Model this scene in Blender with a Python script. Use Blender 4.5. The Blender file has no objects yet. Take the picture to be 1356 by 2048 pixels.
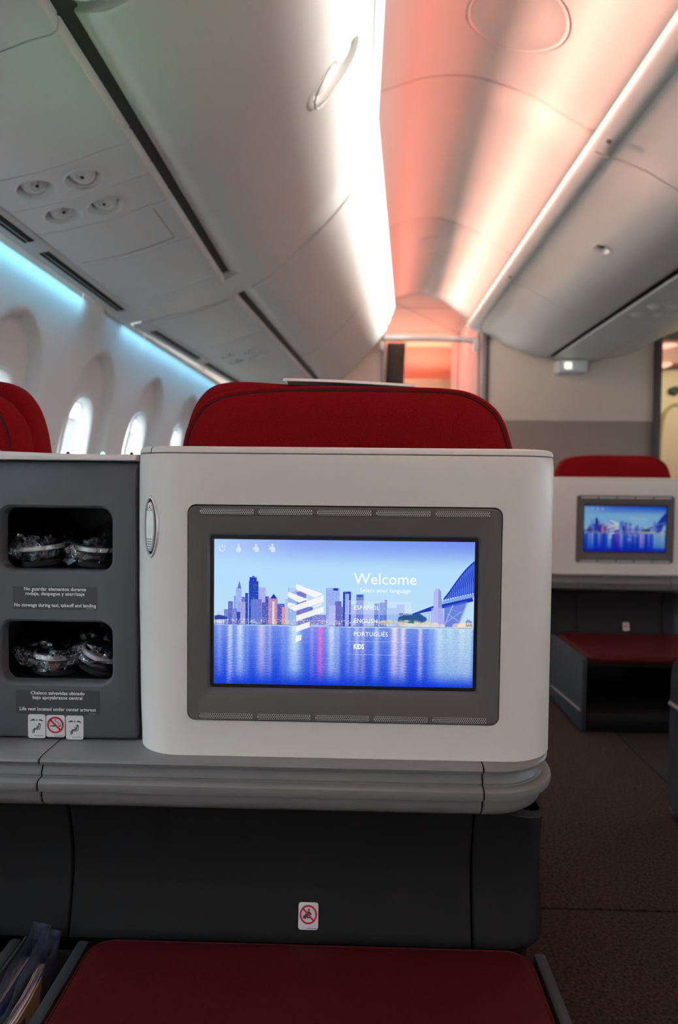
import bpy, bmesh, math, random
import numpy as np
from mathutils import Vector, Matrix, noise

PI = math.pi
S = bpy.context.scene
C = S.collection
random.seed(7)

# ------------------------------------------------------------------ camera
F_PX = 1365.0
yaw, pitch, roll = .0266, -.037, .0106
cy_, sy_, cp_, sp_ = math.cos(yaw), math.sin(yaw), math.cos(pitch), math.sin(pitch)
fw = Vector((-sy_*cp_, cy_*cp_, sp_)); rt = Vector((cy_, sy_, 0)); up = rt.cross(fw)
r2 = rt*math.cos(roll) + up*math.sin(roll); u2 = up*math.cos(roll) - rt*math.sin(roll)
cam = bpy.data.cameras.new('camera'); camo = bpy.data.objects.new('camera', cam); C.objects.link(camo)
M = Matrix((r2, u2, -fw)).transposed().to_4x4(); M.translation = (0, 0, .9)
camo.matrix_world = M
cam.sensor_fit = 'VERTICAL'; cam.sensor_height = 36; cam.sensor_width = 24
cam.lens = 36*F_PX/2048; cam.clip_start = .02; cam.clip_end = 300
cam.dof.use_dof = True; cam.dof.focus_distance = .9; cam.dof.aperture_fstop = 4.2
S.camera = camo
S.view_settings.view_transform = 'Standard'; S.view_settings.look = 'None'
S.view_settings.exposure = .16; S.view_settings.gamma = 1
S.view_settings.use_curve_mapping = False
S.cycles.use_denoising = True
S.cycles.max_bounces = 10; S.cycles.diffuse_bounces = 6; S.cycles.transparent_max_bounces = 16
S.cycles.sample_clamp_indirect = 0

# ------------------------------------------------------------------ world and lamps
W = bpy.data.worlds.new('overcast'); S.world = W; W.use_nodes = True
W.node_tree.nodes['Background'].inputs[0].default_value = (.86, .95, 1, 1)
W.node_tree.nodes['Background'].inputs[1].default_value = 15.0

YA, YB, YC, YE = 1.19, 2.60, 2.80, 5.50       # bin joints along the cabin and the bulkhead
YR = -6.0                                     # rear end of the cabin that is built
def bend(y): return .078*max(0, y-2.7)        # the nose taper of the left bins

def strip(name, p0, p1, direction, width, power, color, spread=180):
    """a straight LED strip in a cove: an area lamp of its real length, facing `direction`"""
    p0, p1, d = Vector(p0), Vector(p1), Vector(direction).normalized()
    l = bpy.data.lights.new(name, 'AREA'); l.shape = 'RECTANGLE'
    ax = (p1-p0); L = ax.length; ax.normalize()
    l.size = L; l.size_y = width; l.energy = power*L; l.color = color; l.spread = math.radians(spread)
    o = bpy.data.objects.new(name, l); C.objects.link(o)
    z = -(d - ax*d.dot(ax)).normalized(); y = z.cross(ax)
    m = Matrix((ax, y, z)).transposed().to_4x4(); m.translation = (p0+p1)/2
    o.matrix_world = m
    return o
RED = (1, .26, .19); WARM = (1, .48, .37); WHITE = (1, .985, .93); CYAN = (.16, .62, 1); CYAN2 = (.15, .68, 1)
# ceiling wash, both across the aisle: from the valance on the left to the right half, and from the lip of the centre bins to the left half
strip('ceiling_wash_lamp', (.050, YR, 2.340), (.050, 2.7, 2.340), (1, 0, -.065), .012, 5.2, WARM, 28)
strip('ceiling_wash_lamp', (.050, 2.7, 2.340), (.262, 5.45, 2.340), (1, 0, -.065), .012, 5.2, WARM, 28)
strip('ceiling_wash_lamp', (.868, YR, 2.206), (.868, 5.45, 2.206), (-1, 0, .33), .012, 2.2, RED, 27)
# white cross-aisle strip on the lip of the centre bins, washing the upper part of the left bins
strip('bin_wash_lamp', (.884, YR, 2.204), (.884, 5.45, 2.204), (-1, 0, .0), .016, 5.0, WHITE, 33)
# blue sidewall wash under the left bins
strip('sidewall_wash_lamp', (-.946, YR, 1.558), (-.946, 2.42, 1.558), (-.22, 0, -1), .012, .95, CYAN2, 150)
strip('sidewall_wash_lamp', (-.944, 2.63, 1.558), (-.845, 5.4, 1.558), (-.22, 0, -1), .012, .95, CYAN, 150)
# the far aisle has its own ceiling wash
strip('ceiling_wash_lamp', (2.532, YR, 2.206), (2.532, 5.45, 2.206), (1, 0, .33), .012, 2, WARM, 40)
# entry area beyond the bulkheads
strip('entry_cove_lamp', (.2, 7.52, 2.10), (1.2, 7.56, 2.10), (0, -.35, 1), .03, 9, (1, .36, .22), 150)
strip('entry_ceiling_lamp', (.3, 6.2, 2.36), (.9, 6.2, 2.36), (0, .2, -1), .1, 12, (1, .16, .11), 170)
strip('door_area_lamp', (2.7, 6.1, 2.3), (3.6, 6.1, 2.3), (0, .4, -1), .15, 14, (1, .86, .60), 170)

# green glow of the indicator light on the console
gl = bpy.data.lights.new('indicator_lamp', 'SPOT'); gl.energy = 2.2; gl.color = (.10, 1, .30); gl.spot_size = math.radians(42); gl.spot_blend = 1; gl.shadow_soft_size = .003
glo = bpy.data.objects.new('indicator_lamp', gl); C.objects.link(glo); glo.location = (-.363, .965, .951)
glo.rotation_euler = Vector((-.10, .34, .76)).to_track_quat('-Z', 'Y').to_euler()

# ------------------------------------------------------------------ materials
MATS = {}
def mat(name, col, rough=.5, bump=0, scale=300, var=0, metal=0, coat=0, spec=.5, sheen=0, aniso=None, detail=3):
    if name in MATS: return MATS[name]
    m = bpy.data.materials.new(name); m.use_nodes = True; nt = m.node_tree; b = nt.nodes['Principled BSDF']
    c = tuple(col)+(1,)
    b.inputs['Base Color'].default_value = c; b.inputs['Roughness'].default_value = rough
    b.inputs['Metallic'].default_value = metal; b.inputs['Coat Weight'].default_value = coat
    b.inputs['Specular IOR Level'].default_value = spec; b.inputs['Sheen Weight'].default_value = sheen
    m.diffuse_color = c
    if bump or var:
        tc = nt.nodes.new('ShaderNodeTexCoord'); mp = nt.nodes.new('ShaderNodeMapping')
        nt.links.new(tc.outputs['Object'], mp.inputs[0])
        if aniso: mp.inputs['Scale'].default_value = aniso
        n = nt.nodes.new('ShaderNodeTexNoise'); n.inputs['Scale'].default_value = scale; n.inputs['Detail'].default_value = detail
        nt.links.new(mp.outputs[0], n.inputs['Vector'])
        if bump:
            bp = nt.nodes.new('ShaderNodeBump'); bp.inputs['Strength'].default_value = bump; bp.inputs['Distance'].default_value = .002
            nt.links.new(n.outputs['Fac'], bp.inputs['Height']); nt.links.new(bp.outputs[0], b.inputs['Normal'])
        if var:
            r = nt.nodes.new('ShaderNodeValToRGB')
            r.color_ramp.elements[0].position = .3; r.color_ramp.elements[1].position = .7
            r.color_ramp.elements[0].color = tuple(x*(1-var) for x in col)+(1,)
            r.color_ramp.elements[1].color = tuple(min(1, x*(1+var)) for x in col)+(1,)
            nt.links.new(n.outputs['Fac'], r.inputs[0]); nt.links.new(r.outputs[0], b.inputs['Base Color'])
    MATS[name] = m
    return m
def emit(name, col, s=1):
    if name in MATS: return MATS[name]
    m = bpy.data.materials.new(name); m.use_nodes = True; b = m.node_tree.nodes['Principled BSDF']
    b.inputs['Base Color'].default_value = (0, 0, 0, 1); b.inputs['Emission Color'].default_value = tuple(col)+(1,)
    b.inputs['Emission Strength'].default_value = s; m.diffuse_color = tuple(col)+(1,)
    MATS[name] = m; return m
def clear(name, tint, fac, rough, bump=0, scale=60):
    """thin clear film or glass: mostly see-through with a glossy surface"""
    if name in MATS: return MATS[name]
    m = bpy.data.materials.new(name); m.use_nodes = True; nt = m.node_tree
    nt.nodes.remove(nt.nodes['Principled BSDF']); out = nt.nodes['Material Output']
    t = nt.nodes.new('ShaderNodeBsdfTransparent'); t.inputs[0].default_value = tuple(tint)+(1,)
    g = nt.nodes.new('ShaderNodeBsdfGlossy'); g.inputs['Roughness'].default_value = rough
    lw = nt.nodes.new('ShaderNodeLayerWeight'); lw.inputs[0].default_value = fac
    mx = nt.nodes.new('ShaderNodeMixShader')
    nt.links.new(lw.outputs['Facing'], mx.inputs[0]); nt.links.new(t.outputs[0], mx.inputs[1]); nt.links.new(g.outputs[0], mx.inputs[2])
    if bump:
        n = nt.nodes.new('ShaderNodeTexNoise'); n.inputs['Scale'].default_value = scale
        tc = nt.nodes.new('ShaderNodeTexCoord'); nt.links.new(tc.outputs['Object'], n.inputs['Vector'])
        bp = nt.nodes.new('ShaderNodeBump'); bp.inputs['Strength'].default_value = bump; bp.inputs['Distance'].default_value = .01
        nt.links.new(n.outputs['Fac'], bp.inputs['Height']); nt.links.new(bp.outputs[0], g.inputs['Normal']); nt.links.new(bp.outputs[0], lw.inputs['Normal'])
    nt.links.new(mx.outputs[0], out.inputs[0]); MATS[name] = m
    return m

M_BIN = mat('bin_plastic', (.74, .73, .70), .42, .06, 500)
M_PSU = mat('panel_plastic', (.68, .68, .665), .45, .06, 500)
M_WALL = mat('sidewall_plastic', (.78, .76, .75), .5, .04, 400)
M_CEIL = mat('ceiling_plastic', (.31, .285, .27), .6)
M_SHELL = mat('shell_white', (.78, .745, .70), .38, .05, 900)
M_GREY = mat('grey_plastic', (.112, .122, .132), .45, .10, 900, spec=.25)
M_DGREY = mat('dark_grey_plastic', (.014, .0145, .0155), .5, .10, 900, spec=.2)
M_MOULD = mat('moulding_grey', (.20, .195, .195), .36, .02, 900, spec=.3)
M_BEZEL = mat('bezel_grey', (.135, .127, .120), .45, .15, 1200, spec=.25)
M_BLACK = mat('black_plastic', (.008, .008, .009), .4)
M_GAP = mat('dark_gap', (.006, .006, .006), .8)
M_RED = mat('red_fabric', (.25, .006, .008), .9, .5, 900, .35, spec=.08, detail=6)
M_REDP = mat('red_piping', (.27, .007, .008), .8, .4, 900)
M_SEAM = mat('dark_seam', (.05, .004, .005), .9)
M_LEATH = mat('red_leather', (.062, .0045, .0052), .5, .18, 260, .12, spec=.15)
M_CHROME = mat('brushed_metal', (.78, .78, .76), .35, metal=.5)
M_SILVER = mat('satin_silver', (.72, .73, .73), .33, metal=.5)
M_CARPET = mat('carpet_brown', (.046, .033, .030), 1, 1, 150, .6, detail=5, spec=.05)
M_CARPET2 = mat('carpet_grey', (.036, .032, .030), 1, 1, 150, .5, detail=5, spec=.05)
M_BULK = mat('bulkhead_upper', (.80, .68, .59), .6, .05, 300)
M_BULK2 = mat('bulkhead_lower', (.36, .285, .25), .65, .08, 300)
M_POST = mat('post_grey', (.30, .28, .28), .4)
M_POSTD = mat('post_dark', (.10, .09, .09), .5)
M_CURT = mat('curtain_dark', (.30, .23, .20), .9, .3, 400)
M_CREAM = mat('door_cream', (.72, .62, .42), .5)
M_PAPER = mat('paper_white', (.8, .8, .78), .8)
M_TXT = mat('print_white', (.85, .85, .85), .7)
M_LABEL = mat('placard_grey', (.055, .058, .066), .5)
M_STICK = mat('sticker_white', (.72, .72, .74), .5)
M_PRED = mat('print_red', (.62, .008, .04), .5)
M_PBLK = mat('print_dark', (.06, .07, .09), .6)
M_PGRN = mat('print_green', (.01, .20, .12), .6)
M_GLASS = clear('window_glass', (.93, .96, .97), .10, .02)
M_FILM = clear('bag_film', (.95, .96, .98), .40, .09, .35, 110)
M_SLEEVE = clear('sleeve_film', (.70, .74, .84), .20, .35, .4, 40)
_n = M_SLEEVE.node_tree; _d = _n.nodes.new('ShaderNodeBsdfDiffuse'); _d.inputs[0].default_value = (.11, .13, .20, 1)
_m = _n.nodes.new('ShaderNodeMixShader'); _m.inputs[0].default_value = .38; _o = _n.nodes['Material Output']
_n.links.new(_o.inputs[0].links[0].from_socket, _m.inputs[1]); _n.links.new(_d.outputs[0], _m.inputs[2]); _n.links.new(_m.outputs[0], _o.inputs[0])
M_MGREY = mat('mid_grey_plastic', (.046, .049, .053), .45, .10, 900, spec=.2)
M_ICON = emit('screen_white', (.93, .96, 1), .95)
M_ICON2 = emit('screen_line', (.62, .74, 1), .75)

# ------------------------------------------------------------------ mesh helpers
def obj(name, verts, faces, m, parent=None, smooth=True, kind=None, angle=40, mi=None):
    me = bpy.data.meshes.new(name); me.from_pydata([tuple(v) for v in verts], [], faces)
    for x in (m if isinstance(m, (list, tuple)) else [m]): me.materials.append(x)
    if mi: me.polygons.foreach_set('material_index', mi)
    bm = bmesh.new(); bm.from_mesh(me); bmesh.ops.recalc_face_normals(bm, faces=bm.faces); bm.to_mesh(me); bm.free()
    return link(name, me, parent, smooth, kind, angle)
def link(name, me, parent=None, smooth=True, kind=None, angle=40):
    if smooth:
        for p in me.polygons: p.use_smooth = True
        if angle: me.set_sharp_from_angle(angle=math.radians(angle))
    o = bpy.data.objects.new(name, me); C.objects.link(o)
    if parent:
        o.parent = parent
        o.matrix_parent_inverse = Matrix.Translation(-world(parent))
    if kind: o['kind'] = kind
    return o
def world(p):
    v = Vector(p.location)
    return v+p.matrix_parent_inverse.translation+world(p.parent) if p.parent else v
def thing(name, loc, label, cat, group=None):
    o = bpy.data.objects.new(name, None); o.empty_display_size = .05; C.objects.link(o); o.location = loc
    return tag(o, label, cat, group)
def tag(o, label, cat, group=None):
    o['label'] = label; o['category'] = cat
    if group: o['group'] = group
    return o
def loft(loops, closed=True, caps=True, base=0):
    V = [p for l in loops for p in l]; n = len(loops[0]); Fs = []
    for i in range(len(loops)-1):
        for j in range(n if closed else n-1):
            k = (j+1) % n
            Fs.append((base+i*n+j, base+i*n+k, base+(i+1)*n+k, base+(i+1)*n+j))
    if caps and closed:
        Fs.append(tuple(base+j for j in range(n))); Fs.append(tuple(base+(len(loops)-1)*n+j for j in reversed(range(n))))
    return V, Fs
def join(*parts):
    V, Fs = [], []
    for v, f in parts:
        b = len(V); V += v; Fs += [tuple(i+b for i in x) for x in f]
    return V, Fs
def rr(x0, x1, z0, z1, r, n=6):
    pts = []
    for cx, cz, a in ((x1-r, z1-r, 0), (x0+r, z1-r, 90), (x0+r, z0+r, 180), (x1-r, z0+r, 270)):
        for k in range(n+1):
            t = math.radians(a+90*k/n); pts.append((cx+r*math.cos(t), cz+r*math.sin(t)))
    return pts
def boxm(x0, x1, y0, y1, z0, z1, b=.004, seg=2):
    bm = bmesh.new(); bmesh.ops.create_cube(bm, size=1)
    for v in bm.verts:
        v.co = Vector(((x0+x1)/2+v.co.x*(x1-x0), (y0+y1)/2+v.co.y*(y1-y0), (z0+z1)/2+v.co.z*(z1-z0)))
    if b: bmesh.ops.bevel(bm, geom=bm.edges[:], offset=b, segments=seg, affect='EDGES', profile=.5)
    bm.verts.ensure_lookup_table(); bm.verts.index_update()
    r = [tuple(v.co) for v in bm.verts], [tuple(v.index for v in f.verts) for f in bm.faces]
    bm.free(); return r
def box(name, x0, x1, y0, y1, z0, z1, m, parent=None, b=.004, seg=2, kind=None):
    v, f = boxm(x0, x1, y0, y1, z0, z1, b, seg); return obj(name, v, f, m, parent, kind=kind)
def tube(pts, r, n=8, closed=False):
    pts = [Vector(p) for p in pts]; loops = []; N = len(pts); prev = None
    for i, p in enumerate(pts):
        a = pts[(i-1) % N] if (closed or i > 0) else p; b = pts[(i+1) % N] if (closed or i < N-1) else p
        t = (b-a).normalized()
        u = prev if prev else Vector((0, 1, 0)) if abs(t.y) < .9 else Vector((0, 0, 1))
        u = (u-t*u.dot(t)).normalized(); prev = u; w = t.cross(u)
        rad = r[i] if isinstance(r, (list, tuple)) else r
        loops.append([tuple(p+(u*math.cos(2*PI*k/n)+w*math.sin(2*PI*k/n))*rad) for k in range(n)])
    if closed: loops.append(loops[0])
    return loft(loops, True, not closed)
def lathe(prof, n=24, c=(0, 0, 0), axis=(0, 0, 1), caps=True):
    z = Vector(axis).normalized(); x = z.orthogonal().normalized(); y = z.cross(x); c = Vector(c)
    loops = [[tuple(c+x*(max(r, 1e-5)*math.cos(2*PI*k/n))+y*(max(r, 1e-5)*math.sin(2*PI*k/n))+z*h) for k in range(n)] for r, h in prof]
    return loft(loops, True, caps)
def boolean(o, cutters, op='DIFFERENCE'):
    for c in cutters:
        md = o.modifiers.new('cut', 'BOOLEAN'); md.object = c; md.operation = op; md.solver = 'EXACT'
    bpy.context.view_layer.update()
    dg = bpy.context.evaluated_depsgraph_get(); me = bpy.data.meshes.new_from_object(o.evaluated_get(dg))
    o.modifiers.clear(); old = o.data; o.data = me; me.name = old.name
    for c in cutters: bpy.data.objects.remove(c)
    me.set_sharp_from_angle(angle=math.radians(35))
def text(name, s, x, y, z, size, m, parent, align='CENTER', bold=0, sx=1, d=.0002):
    cu = bpy.data.curves.new(name, 'FONT'); cu.body = s; cu.size = size; cu.align_x = align; cu.offset = bold; cu.resolution_u = 2
    t = bpy.data.objects.new(name, cu); C.objects.link(t); bpy.context.view_layer.update()
    me = bpy.data.meshes.new_from_object(t.evaluated_get(bpy.context.evaluated_depsgraph_get()))
    bpy.data.objects.remove(t)
    me.transform(Matrix(((sx, 0, 0, x), (0, 0, -1, y-d), (0, 1, 0, z), (0, 0, 0, 1))))
    me.materials.clear(); me.materials.append(m)
    return link(name, me, parent, smooth=False)
def plate(pts, y0, y1):
    """flat outline in XZ, given thickness in Y"""
    return loft([[(x, y0, z) for x, z in pts], [(x, y1, z) for x, z in pts]])
def ellipse(cx, cz, rx, rz, n=40): return [(cx+rx*math.cos(2*PI*k/n), cz+rz*math.sin(2*PI*k/n)) for k in range(n)]
def smoothp(P, n=6, closed=False):
    """Catmull-Rom through P"""
    out = []; N = len(P)
    for i in range(N if closed else N-1):
        g = lambda j: P[j % N] if closed else P[min(max(j, 0), N-1)]
        a, b, c, d = g(i-1), g(i), g(i+1), g(i+2)
        for k in range(n):
            t = k/n
            out.append(tuple(.5*((2*b[q])+(-a[q]+c[q])*t+(2*a[q]-5*b[q]+4*c[q]-d[q])*t*t+(-a[q]+3*b[q]-3*c[q]+d[q])*t**3) for q in range(len(b))))
    if not closed: out.append(tuple(P[-1]))
    return out
def extrude_y(profile, ys, fx=None, closed=True, caps=True, ends=0):
    """sweep an XZ profile along Y, shifted in X by fx(y); `ends` rounds the two end edges"""
    cx = sum(p[0] for p in profile)/len(profile); cz = sum(p[1] for p in profile)/len(profile)
    L = []
    def ring(y, k=0):
        s = fx(y) if fx else 0
        return [(x+s+(cx-x)/max(1e-6, math.hypot(cx-x, cz-z))*k, y, z+(cz-z)/max(1e-6, math.hypot(cx-x, cz-z))*k) for x, z in profile]
    if ends: L += [ring(ys[0], ends), ring(ys[0]+ends*.35, ends*.35), ring(ys[0]+ends)]; mid = ys[1:-1]
    else: L += [ring(ys[0])]; mid = ys[1:-1]
    L += [ring(y) for y in mid]
    if ends: L += [ring(ys[-1]-ends), ring(ys[-1]-ends*.35, ends*.35), ring(ys[-1], ends)]
    else: L += [ring(ys[-1])]
    return loft(L, closed, caps)
def lin(a, b, n): return [a+(b-a)*i/n for i in range(n+1)]

# ------------------------------------------------------------------ structure: floor
fl = box('floor', -1.2, 4.7, YR, 9.6, -.06, -.012, M_GAP, None, 0, kind='structure')
for x0, x1, y0, y1, m in ((-1.2, .962, YR, 1.443, M_CARPET), (-1.2, .962, 1.449, 5.6, M_CARPET), (.967, 4.7, YR, 5.6, M_CARPET2), (-1.2, 4.7, 5.606, 9.6, M_CARPET2)):
    box('carpet_piece', x0, x1, y0, y1, -.011, 0, m, fl, .002)

# ------------------------------------------------------------------ left sidewall with windows
WP = [(0, -1.13), (.45, -1.15), (.85, -1.135), (1.1, -1.10), (1.25, -1.065), (1.41, -1.02), (1.5, -.99), (1.575, -.962)]
def wx(z):
    for (z0, x0), (z1, x1) in zip(WP, WP[1:]):
        if z <= z1: t = (z-z0)/(z1-z0); return x0+(x1-x0)*t
    return WP[-1][1]
def wxs(z): return (wx(z-.06)+wx(z)+wx(min(1.575, z+.06))+wx(z-.03)+wx(min(1.575, z+.03)))/5 if z > .06 else wx(0)
def wbend(y): return .03*max(0, y-2.7)
def recess(dy, z):
    """depth of the scooped window bay: narrow arch at the top, wide below"""
    top, bot = 1.415, .62
    if z > top or z < bot: return 0
    hw = .235*math.sqrt(max(0, 1-((z-1.02)/(top-1.02))**2)) if z > 1.02 else .235
    hw = max(hw, .001); e = (hw-abs(dy))
    ez = (z-bot)/.2
    s = max(0, min(1, e/.022)); s = s*s*(3-2*s)
    prog = max(0, min(1, (top-z)/.40))
    return s*(.026+.014*prog**.7)*max(0, min(1, ez))
wall = box('wall_left', -1.30, -1.27, YR, 9.6, 0, .70, M_WALL, None, 0, kind='structure')
box('upper_wall', -1.30, -1.26, YR, 9.6, 1.45, 2.6, M_WALL, wall, 0)
PITCH = .655; WY0 = 2.73
def win_loop(k, n, g=0, cz=1.02):
    a = 2*PI*k/n; ex = 2/2.9
    c, s = math.cos(a), math.sin(a)
    return ((.128+g)*math.copysign(abs(c)**ex, c), cz+(.232+g)*math.copysign(abs(s)**ex, s))
for i in range(-12, 5):
    yc = WY0+PITCH*i; n = 72; loops = []
    K = 26
    for q in range(K+1):
        t = q/K; loop = []
        for k in range(n):
            a = 2*PI*k/n; wy, wz = win_loop(k, n, .004)
            # outer border: rectangle of the panel
            c, s = math.cos(a), math.sin(a); hx, zt, zb = PITCH/2, 1.575, 0
            cz = 1.02; sc = min(hx/abs(c) if abs(c) > 1e-6 else 1e9, ((zt-cz)/s if s > 1e-6 else (zb-cz)/s if s < -1e-6 else 1e9))
            oy, oz = c*sc, cz+s*sc
            tt = t**1.15
            y_, z_ = wy+(oy-wy)*tt, wz+(oz-wz)*tt
            loop.append((wxs(z_)-recess(y_, z_)+wbend(yc+y_), yc+y_, z_))
        loops.append(loop)
    v, f = loft(loops, True, False)
    obj('sidewall_panel', v, f, M_WALL, wall, angle=0)
    # sleeve and pane
    w0 = []
    for g, dx in ((.008, -.004), (.004, .004), (-.002, .003), (-.008, -.006), (-.016, -.022), (-.020, -.036), (-.021, -.044)):
        w0.append([(wxs(win_loop(k, n)[1])-recess(0, win_loop(k, n)[1])+.004+dx+wbend(yc), yc+win_loop(k, n, g)[0], win_loop(k, n, g)[1]) for k in range(n)])
    v, f = loft(w0, True, False)
    wi = obj('window_%d' % (i+13), v, f, mat('window_sleeve', (.82, .83, .83), .35), None, angle=0); wi['kind'] = 'structure'
    pl = [[(x-.001, y, z) for x, y, z in w0[-1]]]
    v, f = loft([pl[0], [(x-.006, y, z) for x, y, z in pl[0]]])
    obj('pane', v, f, M_GLASS, wi, smooth=False)
    gk = [[(x+.002, (y-yc)*s+yc, (z-1.02)*s+1.02) for x, y, z in w0[-1]] for s in (1.0, .975)]
    v, f = loft(gk, True, False); obj('pane_gasket', v, f, M_POSTD, wi)

# what lies outside the windows: apron and a pale terminal building
ap = box('ground', -90, 90, -60, 90, -3.2, -3.0, mat('apron_concrete', (.55, .55, .53), .9, .1, 3), None, 0, kind='structure')
tb = thing('terminal_building', (-25, 60, -3), 'pale terminal building with white bands seen through the cabin windows', 'building')
box('wall', -30, -25, -20, 220, -3, 7, mat('terminal_wall', (.085, .08, .072), .8), tb, 0)
M_BAND = mat('terminal_band', (.22, .225, .23), .6)
box('white_band', -25.6, -24.9, -20, 220, 1.6, 3.6, M_BAND, tb, 0)
box('roof_edge', -30, -24.5, -20, 220, 6.6, 9, M_BAND, tb, 0)
box('awning', -25, -21, -20, 220, .2, .7, M_BAND, tb, 0)

# ------------------------------------------------------------------ ceiling
CP = smoothp([(-.10, 2.315), (-.02, 2.345), (.07, 2.375), (.123, 2.392), (.233, 2.424), (.35, 2.433), (.44, 2.422), (.62, 2.362), (.73, 2.298), (.80, 2.258), (.86, 2.228), (.94, 2.222), (1.05, 2.222)], 4)
def cfx(y):   # the left edge follows the taper, the right edge is straight
    return bend(y)
def ceil_panel(y0, y1, mirror=False):
    loops = []
    for y in [y0, y0+.004]+lin(y0+.012, y1-.012, 6)+[y1-.004, y1]:
        e = .010 if y in (y0, y1) else .004 if (abs(y-y0) < .005 or abs(y-y1) < .005) else 0
        L = []
        for x, z in CP:
            t = min(1, (x+.10)/1.0); X = x+bend(y)*(1-t)
            if mirror: X = 3.40-X
            L.append((X, y, z+e))
        loops.append(L+[(p[0], p[1], p[2]+.02) for p in reversed(L)])
    return loft(loops)
ce = box('ceiling', -1.3, 4.7, YR, 9.6, 2.62, 2.66, M_CEIL, None, 0, kind='structure')
CS = [YR, -4.08, -2.74, -1.4, -.05, 1.27, 2.61, 3.95, 5.52]
panels = []
for y0, y1 in zip(CS, CS[1:]):
    v, f = ceil_panel(y0, y1); panels.append(obj('ceiling_panel', v, f, M_CEIL, ce, angle=50))
    v, f = ceil_panel(y0, y1, True); obj('ceiling_panel', v, f, M_CEIL, ce, angle=50)
def cz_at(x):
    for (x0, z0), (x1, z1) in zip(CP, CP[1:]):
        if x0 <= x <= x1: return z0+(z1-z0)*(x-x0)/(x1-x0)
    return 2.2
for xc, yc in ((.495, 2.25), (.515, 4.36)):          # round covers set in the ceiling
    loops = []
    for r, d in ((.164, .002), (.160, -.0022), (.154, -.0022), (.151, .0004), (.146, -.0014), (.09, -.002), (.04, -.002), (.001, -.002)):
        loops.append([(xc+r*math.cos(2*PI*k/48), yc+r*math.sin(2*PI*k/48), cz_at(xc-bend(yc)*.5+r*math.cos(2*PI*k/48))+d) for k in range(48)])
    v, f = loft(loops, True, False)
    obj('ceiling_cover', v, f, M_CEIL, ce, angle=60)

# valance over the left bins, with its air slots
VP = [(-.03, 2.20), (.000, 2.185), (.010, 2.186), (.016, 2.196), (.030, 2.235), (.050, 2.29), (.062, 2.318), (.064, 2.328), (.058, 2.332), (.050, 2.328), (.030, 2.28), (-.005, 2.225)]
va = None
for y0, y1 in ((YR, -1.4), (-1.4, -.1), (-.1, YA-.06), (YA-.05, 2.69), (2.70, 4.2), (4.21, 5.48)):
    v, f = extrude_y(VP, lin(y0, y1, 6), bend, ends=.003)
    o = obj('trim_1' if va is None else 'valance_piece', v, f, M_BIN, va, angle=50)
    if va is None: o['kind'] = 'structure'; va = o
for y0, y1 in ((-.05, 1.0), (1.30, 2.62), (2.86, 3.50), (3.60, 4.10), (4.28, 4.75), (4.83, 5.15), (5.2, 5.45)):
    pr = [(.0315, 2.234), (.0345, 2.243), (.030, 2.246), (.027, 2.237)]
    v, f = extrude_y([(x+.0012, z) for x, z in pr], lin(y0, y1, 4), bend)
    obj('air_slot', v, f, M_GAP, va)

# ------------------------------------------------------------------ left overhead bins
LBF = smoothp([(-.499, 1.716), (-.488, 1.706), (-.46, 1.704), (-.43, 1.711), (-.377, 1.738), (-.30, 1.803), (-.227, 1.873), (-.115, 1.990), (-.045, 2.078), (0, 2.150)], 5)
LB = LBF+[(.003, 2.165), (-.002, 2.176), (-.03, 2.19), (-.10, 2.26), (-.95, 2.30), (-.95, 1.735), (-.515, 1.735)]
def bin_left(y0, y1, label, latch_y, big):
    t = thing('overhead_bin', (-.5+bend(y0), y0, 1.69), label, 'overhead bin', None)
    v, f = extrude_y(LB, [y0]+lin(y0+.03, y1-.03, 8)+[y1], bend, ends=.006)
    d = obj('door', v, f, M_BIN, t, angle=35)
    if latch_y:
        a, b = Vector((-.128, latch_y, 1.962)), Vector((-.010, latch_y, 2.138))
        if not big: a, b = a.lerp(b, .62), b
        a.x += bend(latch_y); b.x += bend(latch_y)
        ax = (b-a).normalized(); nrm = Vector((ax.z, 0, -ax.x)); c = (a+b)/2; hl = (b-a).length/2; w = .058 if big else .03
        def stad(k, s, h, off=0):
            n = 40; L = []
            for q in range(n):
                th = 2*PI*q/n; cc, ss = math.cos(th), math.sin(th)
                e = .8
                p = c+ax*(hl*s*math.copysign(abs(cc)**e, cc))+Vector((0, 1, 0))*(w*s*math.copysign(abs(ss)**e, ss))+nrm*(h)
                L.append(tuple(p))
            return L
        v, f = loft([stad(0, .80, -.030), stad(0, .96, -.012), stad(0, 1.0, .04)])
        cut = obj('cutter', v, f, M_BIN)
        boolean(d, [cut])
        v, f = loft([stad(0, 1.02, .001), stad(0, 1.06, .0045), stad(0, 1.09, .001)], True, False)
        obj('latch_ring', v, f, M_BIN, t)
        for sgn in ((-.48, .48) if big else (0,)):
            pc = c+ax*(hl*sgn)+nrm*(-.026)
            prof = [(.026*k, h) for k, h in ((1.0, .0), (.98, .008), (.8, .014), (.45, .0165), (0, .017))]
            v, f = lathe([(r*(1.45 if big else .5), h) for r, h in prof], 24, pc, nrm)
            obj('latch_paddle', v, f, M_BIN, t)
    return t
bin_left(YR+.02, .28, 'grey overhead bin behind the viewer on the window side', None, False)
bin_left(.30, YA-.03, 'grey overhead bin on the window side whose rounded end shows above the green glow', None, False)
bin_left(YA, YB, 'large grey overhead bin with a long oval latch under the white lit valance', 1.93, True)
bin_left(YC, 4.195, 'grey overhead bin just past the gap cover on the window side', 3.52, False)
bin_left(4.205, 5.46, 'grey overhead bin ending at the curtain on the window side', 4.85, False)
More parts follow.
